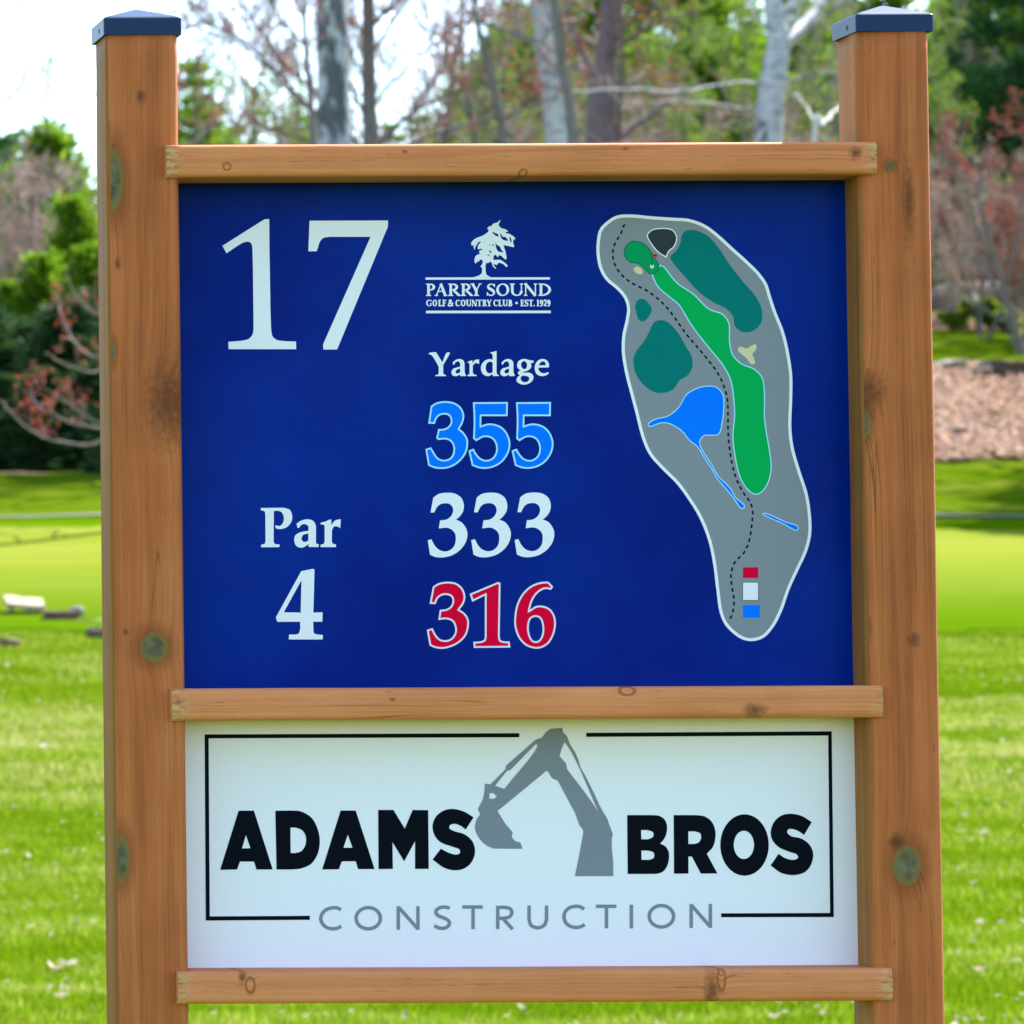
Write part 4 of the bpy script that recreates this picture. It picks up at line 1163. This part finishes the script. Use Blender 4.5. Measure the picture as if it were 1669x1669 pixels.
custom('bare_tree', 'leafless grey tree at the far left edge against the white sky', 'tree', 72, [(-140, 780), (-130, 400), (-120, 0), (-110, -400)], [40, 32, 22, 8],
       [([(-128, 420), (-40, 250), (30, 140), (72, 60)], 8, 2), ([(-128, 480), (-20, 300), (40, 205), (84, 130)], 8, 2), ([(-122, 200), (-40, 80), (20, 10), (60, -60)], 8, 2), ([(-122, 100), (-30, 0), (30, -60)], 8, 2)],
       [MB_grey, TW_g, L_tan], 31, n_sec=9, sec=1.0, n_tw=8, tw=.35, buds=.3, bud=.03, extra=9, ex_z=(.4, .98))
custom('bare_tree', 'grey leaning trunk at the right edge above the brown leaf bank', 'tree', 63, [(1672, 640), (1655, 540), (1636, 470), (1612, 390), (1590, 300)], [16, 13, 10, 7, 3],
       [([(1645, 500), (1600, 440), (1560, 400)], 5, 2), ([(1636, 470), (1660, 380), (1670, 300)], 6, 2)], [MB_grey, TW_g, L_tan], 32, n_sec=9, n_tw=7, buds=.6, bud=.03, extra=5, ex_len=1.2)

rr = random.Random(5)
# white pines: the ones that can be told apart
for px, top, d, lab, nm, ms in (
    (1095, -260, 84, 'tall bright green pine behind the branches right of centre', 'pine_tree', pineA), (950, -90, 95, 'green pine behind the white birch', 'pine_tree', pineB),
    (845, -60, 104, 'olive green pine filling the gap left of the white birch', 'pine_tree', pineA), (1330, -40, 94, 'green pine between the forked birch and the right post', 'pine_tree', pineB),
    (1560, -120, 96, 'green pine rising just right of the right post', 'pine_tree', pineA), (1650, -260, 80, 'dark blue green pine in the top right corner', 'pine_tree', pineC),
    (118, 200, 112, 'small bright green pine standing against the sky left of the left post', 'pine_tree', pineD), (28, 222, 124, 'greyish pine top at the left edge beyond the bare shrubs', 'pine_tree', pineB),
    (335, 92, 88, 'low green pine beside the left post above the rail', 'pine_tree', pineA), (440, 150, 96, 'small green pine behind the red budded twigs left of the dark birch', 'pine_tree', pineB),
    (1190, 10, 108, 'green pine behind the forked birch', 'pine_tree', pineB), (1470, -110, 90, 'pine hidden mostly by the right post', 'pine_tree', pineA)):
    place(nm, lab, 'tree', ms, 12, px, top, d, rr.uniform(0, 6.28), wide=1.15)
G1 = 'distant pines on the wooded hill behind the sign'
FARP = ((300, 150, 118, 'pine touching the left post just above the rail'), (395, 178, 130, 'farther pine low over the left part of the rail'), (470, 190, 124, 'small far pine left of the dark birch'), (575, 200, 140, 'tiny far pine between the dark birch and the grey maple'), (655, 196, 136, 'tiny far pine right of the slim grey maple'),
    (705, 168, 122, 'far pine low over the middle of the rail'), (752, 120, 112, 'far pine left of the leaning sapling'), (800, 40, 106, 'pine behind the leaning sapling'), (838, 90, 126, 'farther pine right of the leaning sapling'), (872, 20, 112, 'pine directly behind the white birch'),
    (915, -40, 104, 'pine behind the slim dark trunk'), (958, 40, 128, 'farther pine left of the purplish maple'), (1000, -30, 100, 'pine directly behind the purplish maple'), (1038, 50, 124, 'pine just right of the purplish maple'), (1075, 10, 110, 'second pine right of the purplish maple'),
    (1128, 30, 118, 'pine behind the long pale branches'), (1160, -60, 98, 'taller pine behind the ends of the pale branches'), (1225, 40, 116, 'pine just left of the forked birch'), (1262, -20, 104, 'pine directly behind the forked birch'), (1296, 30, 122, 'pine seen through the fork of the pale birch'),
    (1352, -60, 108, 'pine touching the right post above the rail'), (1405, -90, 112, 'pine behind the cap of the right post'), (1515, -80, 110, 'pine along the right side of the right post'), (1602, -20, 104, 'pine above the red shrubs at the right'), (1685, -60, 100, 'pine cut by the right edge of the view'))
for k, (px, top, d, lab) in enumerate(FARP):
    place('pine_tree', 'distant ' + lab, 'tree', (pineA, pineB, pineB, pineC)[k % 4], 12, px, top, d, rr.uniform(0, 6.28), G1, 1.0 if top > 100 else 1.15)
for px, top, d in ((1760, -160, 92), (1850, -150, 100), (2000, -160, 104), (1930, -120, 90), (-90, 170, 120), (-200, 190, 128), (-330, 150, 110)):
    place('pine_tree', 'pine standing outside the side edges of the view', 'tree', rr.choice((pineA, pineB)), 12, px, top, d, rr.uniform(0, 6.28), 'pines outside the view', 1.2)
G2_ = 'bare grey trees in the wood behind the sign'
for px, top, d, lab in ((350, 10, 92, 'tree beside the left post'), (455, 0, 86, 'tree left of the dark birch'), (645, 10, 95, 'tree right of the slim grey maple'), (725, -20, 84, 'tree left of the leaning sapling'), (945, -40, 98, 'tree between the white birch and the purplish maple'),
    (1130, -60, 94, 'tree among the long pale branches'), (1318, 0, 88, 'tree between the forked birch and the right post'), (1400, -20, 84, 'tree behind the right post'), (1585, 40, 84, 'tree right of the right post'), (1680, 30, 80, 'tree at the right edge')):
    place('bare_tree', 'bare grey ' + lab, 'tree', bareA, 11, px, top, d, rr.uniform(0, 6.28), G2_)
for px, top, d, lab in ((380, -80, 70, 'red budded maple spreading above the left part of the rail'), (700, -60, 72, 'red budded maple between the grey maple and the leaning sapling'), (830, -120, 69, 'red budded maple crown behind the leaning sapling'), (1010, 30, 68, 'low red budded maple against the purplish trunk'), (470, 60, 74, 'small red budded maple left of the dark birch')):
    place('red_maple', lab, 'tree', mapA, 10, px, top, d, rr.uniform(0, 6.28), wide=1.1)
for px, top, d, lab in ((1000, 120, 72, 'pale twiggy shrub at the foot of the purplish maple'), (1120, 110, 70, 'pale twiggy shrub under the long branches'), (1190, 130, 73, 'pale twiggy shrub left of the forked birch'), (1320, 120, 71, 'pale twiggy shrub beside the right post above the rail'), (860, 150, 74, 'pale twiggy shrub beside the white birch')):
    place('shrub', lab, 'shrub', bareB, 6.5, px, top, d, rr.uniform(0, 6.28), wide=1.2)


for px, top, d, lab in ((862, 40, 72, 'beside the white birch'), (1050, -60, 74, 'right of the purplish maple'), (1115, 60, 70, 'under the long pale branches'), (1205, -20, 73, 'left of the forked birch'), (1310, 20, 72, 'right of the forked birch'), (780, 110, 76, 'at the foot of the leaning sapling'), (325, 100, 76, 'beside the left post'), (385, 140, 72, 'low over the left part of the rail'), (440, 160, 78, 'left of the dark birch'), (948, -20, 75, 'between the white birch and the purplish maple'), (1555, 30, 76, 'right of the right post')):
    place('leafing_tree', 'young tree in pale green spring leaf ' + lab, 'tree', leafing, 9, px, top, d, rr.uniform(0, 6.28), 'young trees in spring leaf behind the sign', .9)


def far_wood():
    """the wood beyond the trees one can tell apart, one mass"""
    rg = np.random.default_rng(40); mb = MB()
    base = []
    for me in (pineA[1], pineB[1]):
        v = np.empty(len(me.vertices) * 3); me.vertices.foreach_get('co', v); base.append(v.reshape(-1, 4, 3))
    for k in range(110):
        b = base[k % 2]; b = b[rg.random(len(b)) < .3]; c = b.mean(1, keepdims=True); b = c + (b - c) * 1.9
        d = rg.uniform(128, 200); px = rg.uniform(-700, 2600)
        top = rg.uniform(40, 170) if px > 780 else rg.uniform(230, 330)
        if px < -50: top -= 60
        p = at(px, top, d); z = gz(p[0], p[1]); s = (p[2] - z) / 12; a = rg.uniform(0, 6.28)
        rot = np.array([[math.cos(a), -math.sin(a), 0], [math.sin(a), math.cos(a), 0], [0, 0, 1]])
        v = (b.reshape(-1, 3) @ rot.T) * s * np.array([1.5, 1.5, 1]) + np.array([p[0], p[1], z])
        mb.add(v, q=np.arange(len(v)).reshape(-1, 4))
    tag(mb.build('far_wood', [L_pine2]), kind='stuff')


far_wood()
for px, top, d in ((2280, -900, 55), (2420, -1150, 56.3), (2600, -1100, 55.6), (2800, -1000, 57)):
    place('pine_tree', 'pine standing outside the side edges of the view', 'tree', rr.choice((pineA, pineC)), 12, px, top, d, rr.uniform(0, 6.28), 'pines outside the view', 1.1)
for px, top, d, lab in ((330, 310, 56.5, 'left'), (420, 300, 57, 'middle left'), (510, 320, 56.6, 'middle right'), (600, 300, 57.2, 'right')):
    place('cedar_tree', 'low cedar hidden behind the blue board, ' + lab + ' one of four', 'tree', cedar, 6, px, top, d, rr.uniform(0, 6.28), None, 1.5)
ro = random.Random(9)
for k in range(34):      # the wood goes on to both sides of what the photograph shows
    left = k % 2 == 0
    px = ro.uniform(-1700, -230) if left else ro.uniform(1790, 3300)
    d = ro.uniform(66, 108) if left else ro.uniform(80, 112); hgt = ro.uniform(5, 9) if left else ro.uniform(8, 14)
    p = at(px, 500, d); z = gz(p[0], p[1]); top = CY + FPX * PITCH - (z + hgt - EYE) * FPX / d
    kind, ms, h0 = ((('pine_tree', pineA, 12), ('pine_tree', pineB, 12), ('cedar_tree', cedarG, 6)) if k % 4 < 2 else (('leafing_tree', leafing, 9), ('bare_tree', bareA, 11), ('pine_tree', pineC, 12)))[k % 3]
    place(kind, 'tree of the wood standing outside the side edges of the view', 'tree', ms, h0, px, top, d, ro.uniform(0, 6.28), 'trees of the wood outside the view', 1.1)
# right hand bank
for px, top, d, lab, ms, h0 in ((1600, 165, 66, 'red budded maple shrub right of the right post', mapB, 6), (1660, 130, 64.5, 'dense reddish maple shrub at the right edge', mapB, 6), (1552, 260, 70, 'red tinged shrub touching the edge of the right post', mapB, 6),
    (1735, 120, 66, 'red maple shrub beyond the right edge of the view', mapB, 6), (1585, 215, 67.5, 'pale grey twiggy shrub behind the red maple shrub', bareB, 6.5), (1640, 290, 65, 'brown twiggy shrub above the grass strip at the right', bareB, 6.5),
    (1710, 260, 66, 'brown twiggy shrub outside the right edge', bareB, 6.5), (1545, 330, 69, 'low brown twiggy shrub close to the right post', bareB, 6.5)):
    place('shrub', lab, 'shrub', ms, h0, px, top, d, rr.uniform(0, 6.28), wide=1.15)
for px, top, d, lab in ((1606, 492, 67.5, 'fresh green leafy bush above the right grass strip'), (1640, 520, 67.2, 'small green bush at the right above the grass strip'), (1556, 535, 67.3, 'low green bush beside the right post above the grass strip')):
    place('green_bush', lab, 'shrub', bush, 1.6, px, top, d, rr.uniform(0, 6.28), wide=1.6)
# left hand wood edge
for px, top, d, lab, ms, h0, w in ((18, 216, 84, 'brownish grey leafless shrub at the left edge below the sky', bareB, 6.5, 1.2), (75, 250, 80, 'pinkish grey leafless shrub below the small bright pine', bareB, 6.5, 1.2), (130, 300, 83, 'leafless shrub touching the left post', bareB, 6.5, 1.2), (-50, 225, 82, 'leafless shrub just outside the left edge', bareB, 6.5, 1.2)):
    place('shrub', lab, 'shrub', ms, h0, px, top, d, rr.uniform(0, 6.28), wide=w)
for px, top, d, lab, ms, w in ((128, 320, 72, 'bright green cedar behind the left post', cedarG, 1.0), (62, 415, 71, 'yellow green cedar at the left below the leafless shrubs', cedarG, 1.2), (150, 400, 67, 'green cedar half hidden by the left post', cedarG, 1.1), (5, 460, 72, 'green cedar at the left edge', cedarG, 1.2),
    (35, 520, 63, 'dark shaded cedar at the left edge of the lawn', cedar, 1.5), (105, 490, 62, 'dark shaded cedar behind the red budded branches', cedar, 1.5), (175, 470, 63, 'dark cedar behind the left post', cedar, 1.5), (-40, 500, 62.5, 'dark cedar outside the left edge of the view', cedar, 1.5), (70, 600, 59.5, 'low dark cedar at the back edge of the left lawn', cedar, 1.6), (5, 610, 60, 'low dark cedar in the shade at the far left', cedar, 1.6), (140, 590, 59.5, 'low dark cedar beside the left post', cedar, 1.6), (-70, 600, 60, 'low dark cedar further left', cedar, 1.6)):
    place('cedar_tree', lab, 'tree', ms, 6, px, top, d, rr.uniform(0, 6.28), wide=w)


# ------------------------------------------------------------------ stones, litter, grass
def boulder(name, label, px, py, d, sx, sy, sz, seed, m, sink=.25):
    rng = np.random.default_rng(seed); import bmesh
    bm = bmesh.new(); bmesh.ops.create_icosphere(bm, subdivisions=3, radius=1)
    k = rng.uniform(0, 6.28, 6)
    for v in bm.verts:
        c = v.co; n = .14 * math.sin(3.1 * c.x + k[0]) * math.cos(2.7 * c.y + k[1]) + .10 * math.sin(6 * c.z + k[2] + 3 * c.x) + .06 * math.sin(9 * c.y + k[3]) * math.cos(8 * c.x + k[4])
        q = c * (1 + n); q.z = max(-.6, min(q.z, .62 + .1 * math.sin(4 * c.x + k[5])))
        v.co = Vector((q.x * sx, q.y * sy, q.z * sz))
    me = bpy.data.meshes.new('boulder'); bm.to_mesh(me); bm.free(); me.materials.append(m)
    p = at(px, py, d); g = gz(p[0], p[1])
    return tag(link(name, me, None, (p[0], p[1], g + sz * sink), rng.uniform(0, 3)), label, 'rock')


M_rock = noisy('granite', (.12, .115, .11), (.34, .32, .30), 7, rough=.9, bump=.8, bd=.03)
M_rockp = noisy('pale_granite', (.16, .13, .11), (.42, .37, .32), 9, rough=.9, bump=.8, bd=.03)
M_rockd = noisy('dark_rock', (.025, .018, .014), (.17, .12, .09), 8, rough=.9, bump=.8, bd=.03)
boulder('boulder', 'pale rock outcrop beside the right post above the leaf bank', 1548, 655, 60.2, .24, .25, .13, 1, M_rockp)
boulder('boulder', 'wide dark rock at the right edge on the leaf bank', 1640, 672, 59.8, .42, .35, .17, 2, M_rockd)
boulder('boulder', 'small dark stone lying in the brown leaves', 1562, 745, 56.2, .13, .12, .10, 3, M_rockd)
boulder('boulder', 'pale boulder higher up the bank beside the right post', 1556, 500, 72, .40, .4, .36, 4, M_rockp)
boulder('boulder', 'grey rock behind the red shrubs right of the post', 1610, 520, 73, .5, .4, .3, 5, M_rock)
boulder('stone', 'dark round stone on the lawn touching the left post', 158, 1040, 38.2, .085, .08, .085, 6, M_rockd, .4)
boulder('stone', 'brown clod of earth at the left edge of the lawn', 8, 1055, 37.8, .12, .10, .05, 7, noisy('earth', (.09, .05, .03), (.24, .15, .09), 12), .3)
boulder('stone', 'grey brown stone on top of the dark log at the green', 124, 985, 39.55, .075, .07, .055, 8, M_rock, 1.2)


def chunk(name, label, pxa, pxb, py, d, th, dep, m, tilt=0.0, legs=False, cat='log'):
    import bmesh
    a, b = at(pxa, py, d), at(pxb, py, d); L = b[0] - a[0]; c = (a + b) / 2; g = gz(c[0], c[1])
    t = tag(empty(name, (c[0], c[1], g)), label, cat)
    bm = bmesh.new(); bmesh.ops.create_cube(bm, size=1)
    bmesh.ops.subdivide_edges(bm, edges=bm.edges, cuts=3, use_grid_fill=True)
    rng = np.random.default_rng(int(pxa) + 900)
    z0 = .10 if legs else th * .4
    for v in bm.verts:
        v.co = Vector((v.co.x * L + rng.normal(0, .006), v.co.y * dep + rng.normal(0, .006), v.co.z * th + rng.normal(0, .004) + z0 + v.co.x * tilt * L))
    me = bpy.data.meshes.new('slab'); bm.to_mesh(me); bm.free(); me.materials.append(m); sl_ = link('slab', me, t)
    if legs:
        sl_.rotation_euler = (.28, 0, 0)
        for x in (-.36, .12, .42):
            mb = MB(); mb.tube([(x * L, 0, -.03), (x * L + .004, 0, .05), (x * L, 0, .10 + x * tilt * L)], [.026, .022, .02], 7)
            link('support', mb.mesh('support', [M_rockp], True), t)
    return t


M_slab = noisy('weathered_plank', (.30, .21, .12), (.50, .38, .25), 14, (1, 6, 6), .8, .3, .01)
M_log = noisy('dark_log', (.05, .03, .025), (.20, .10, .07), 12, (1, 5, 5), .9, .4, .02)
chunk('low_bench', 'low pale wooden slab on short supports at the left edge of the green', 8, 70, 968, 39.9, .045, .24, M_slab, -.10, True, 'bench')
chunk('log', 'dark reddish log lying on the grass left of the sign', 72, 126, 992, 39.4, .09, .12, M_log, 0)
chunk('plank', 'thin pale board lying on the grass behind the left post', 128, 175, 994, 39.3, .025, .08, M_slab, 0, False, 'board')

rng = np.random.default_rng(77)


def curl_leaf(L, Wd, rng, n=5):
    """one curled dead leaf as a lobed strip with depth"""
    u = np.linspace(0, 1, n); w = np.sin(np.clip(u * .9 + .08, 0, 1) * math.pi) * Wd * (1 + .3 * np.cos(u * 14))
    bend = rng.uniform(.3, .9); x = (u - .5) * L; z = bend * L * (u - .5) ** 2 * 2 + .004
    v = np.concatenate([np.stack([x, w, z + w * rng.uniform(.2, .7)], 1), np.stack([x, 0 * w, z], 1), np.stack([x, -w, z + w * rng.uniform(.2, .7)], 1)])
    q = [(r_ * n + i, r_ * n + i + 1, (r_ + 1) * n + i + 1, (r_ + 1) * n + i) for r_ in range(2) for i in range(n - 1)]
    return v, np.array(q)


M_leaf = leafy('dead_leaves', (.34, .24, .16), (.72, .62, .50), .25, 8)
M_leafb = leafy('brown_dead_leaves', (.30, .175, .12), (.64, .48, .38), .3, 8)


def scatter_leaves(n, xs, ds, smin, smax, m, name, clump=None):
    mb = MB()
    for k in range(n):
        d = rng.uniform(*ds); x = rng.uniform(*xs(d))
        if clump is not None and rng.random() > clump(x, d): continue
        y = d + CAM[1]; v, q = curl_leaf(rng.uniform(smin, smax), rng.uniform(smin, smax) * .3, rng)
        a = rng.uniform(0, 6.28); c, s = math.cos(a), math.sin(a); til = rng.normal(0, .3)
        v = np.stack([v[:, 0] * c - v[:, 1] * s, v[:, 0] * s + v[:, 1] * c, v[:, 2] + v[:, 0] * til], 1)
        mb.add(v + np.array([x, y, gz(x, y) + .022]), q=q, m=0)
    o = mb.build(name, [m]); tag(o, kind='stuff'); return o


wx = lambda m0, m1: (lambda d: (at(0, 900, d)[0] - m0, at(1669, 900, d)[0] + m1))
scatter_leaves(2600, wx(1.5, 1.5), (16.5, 36), .016, .045, M_leaf, 'leaf_litter', lambda x, d: .25 + .75 * (lump(x, d, 1.3) > .15) + (d > 27) * .3)
bx = lambda d: (at(1480, 700, d)[0], at(1669, 700, d)[0] + 2)
scatter_leaves(6000, bx, (54.6, 60.6), .08, .17, M_leafb, 'brown_leaf_bank')
for i, (px, py, d, s, lab) in enumerate(((112, 1575, 20.4, .075, 'large curled tan dead leaf on the grass at the lower left'), (92, 1582, 20.3, .06, 'pale dead leaf lying against the curled tan one'), (1262, 1661, 18.1, .045, 'white dead leaf on the grass below the bottom rail'),
        (1598, 1508, 21.9, .05, 'pale leaf on the grass at the lower right'), (1596, 1585, 20.1, .045, 'brown leaf on the grass at the bottom right'), (100, 1628, 19.1, .055, 'long pale leaf at the lower left under the curled one'), (76, 1220, 31, .08, 'pale dead leaf on the bright grass left of the post'))):
    mb = MB(); v, q = curl_leaf(s * 1.4, s * .45, rng, 9); mb.add(v, q=q)
    p = at(px, py, d); r = ray(px, py); ts = np.linspace(14, 45, 600); pp = CAM[None] + ts[:, None] * r[None] / r[1]; j = int(np.argmax(pp[:, 2] < H(pp[:, 0], pp[:, 1]) + .02)); p = pp[j]
    o = link('fallen_leaf', mb.mesh('fallen_leaf', [M_leaf if i != 4 else M_leafb], True), None, (p[0], p[1], gz(p[0], p[1]) + .02), rng.uniform(0, 6)); tag(o, lab, 'leaf')
# grass blades on the near rough
def grass(n, ds, hgt, wid, name):
    d = np.sqrt(rng.uniform(ds[0] ** 2, ds[1] ** 2, n)); u0 = at(0, 900, 1.0)[0] - CAM[0]; u1 = at(1669, 900, 1.0)[0] - CAM[0]
    x = CAM[0] + d * rng.uniform(u0, u1, n) + rng.uniform(-1.6, 1.6, n); y = d + CAM[1]; z = H(x, y)
    e_ = el(x, d); keep = (e_ > 1.0) | ((d < 41) & (rng.random(n) < (e_ - .80) / .2)); x, y, z, d = x[keep], y[keep], z[keep], d[keep]; n = len(x)
    a = rng.uniform(0, 6.283, n); hh = hgt * rng.uniform(.5, 1.3, n) * (1 + .35 * lump(x, y, 1.7)); ln = rng.uniform(.1, .9, n)
    w = wid * rng.uniform(.7, 1.3, n) / 2; ca, sa = np.cos(a), np.sin(a); b = rng.uniform(0, 6.283, n)
    v = np.stack([np.stack([x - ca * w, y - sa * w, z - .003], 1), np.stack([x + ca * w, y + sa * w, z - .003], 1), np.stack([x + np.cos(b) * ln * hh, y + np.sin(b) * ln * hh, z + hh], 1)], 1)
    o = link(name, mesh(name, v.reshape(-1, 3), np.arange(3 * n).reshape(-1, 3), mats=[M_blade])); tag(o, kind='stuff'); return o


t = NT('grass_blade'); g_ = t.n('NewGeometry'); Pp = g_.outputs['Position']
mp_ = t.n('Mapping'); mp_.inputs['Scale'].default_value = (.35, 1.3, 1); t.l(Pp, mp_.inputs[0])
f_ = t.math('ADD', t.math('MULTIPLY', t.noise(mp_.outputs[0], 1.5, 5, .68), .80), t.math('MULTIPLY', g_.outputs['Random Per Island'], .20))
sp_ = t.n('SeparateXYZ'); t.l(Pp, sp_.inputs[0])
dry = t.ramp(t.math('MULTIPLY', t.math('SUBTRACT', sp_.outputs[1], 18.0), .1), [(.28, 0.0), (.45, .10), (.85, .10), (1.0, 0.0)])
f_ = t.math('ADD', f_, dry)
cg = t.ramp(f_, [(.36, (.07, .155, .001)), (.47, (.15, .26, .003)), (.56, (.24, .32, .02)), (.65, (.44, .42, .14))])
t.base(cg); tl = t.n('BsdfTranslucent'); t.l(cg, tl.inputs[0]); ms_ = t.n('MixShader'); ms_.inputs[0].default_value = .5
t.l(t.b.outputs[0], ms_.inputs[1]); t.l(tl.outputs[0], ms_.inputs[2]); t.l(ms_.outputs[0], t.out.inputs[0])
t.b.inputs['Roughness'].default_value = .9; t.b.inputs['Specular IOR Level'].default_value = .0
M_blade = t.m
grass(420000, (16.8, 38.5), .04, .006, 'lawn_grass')
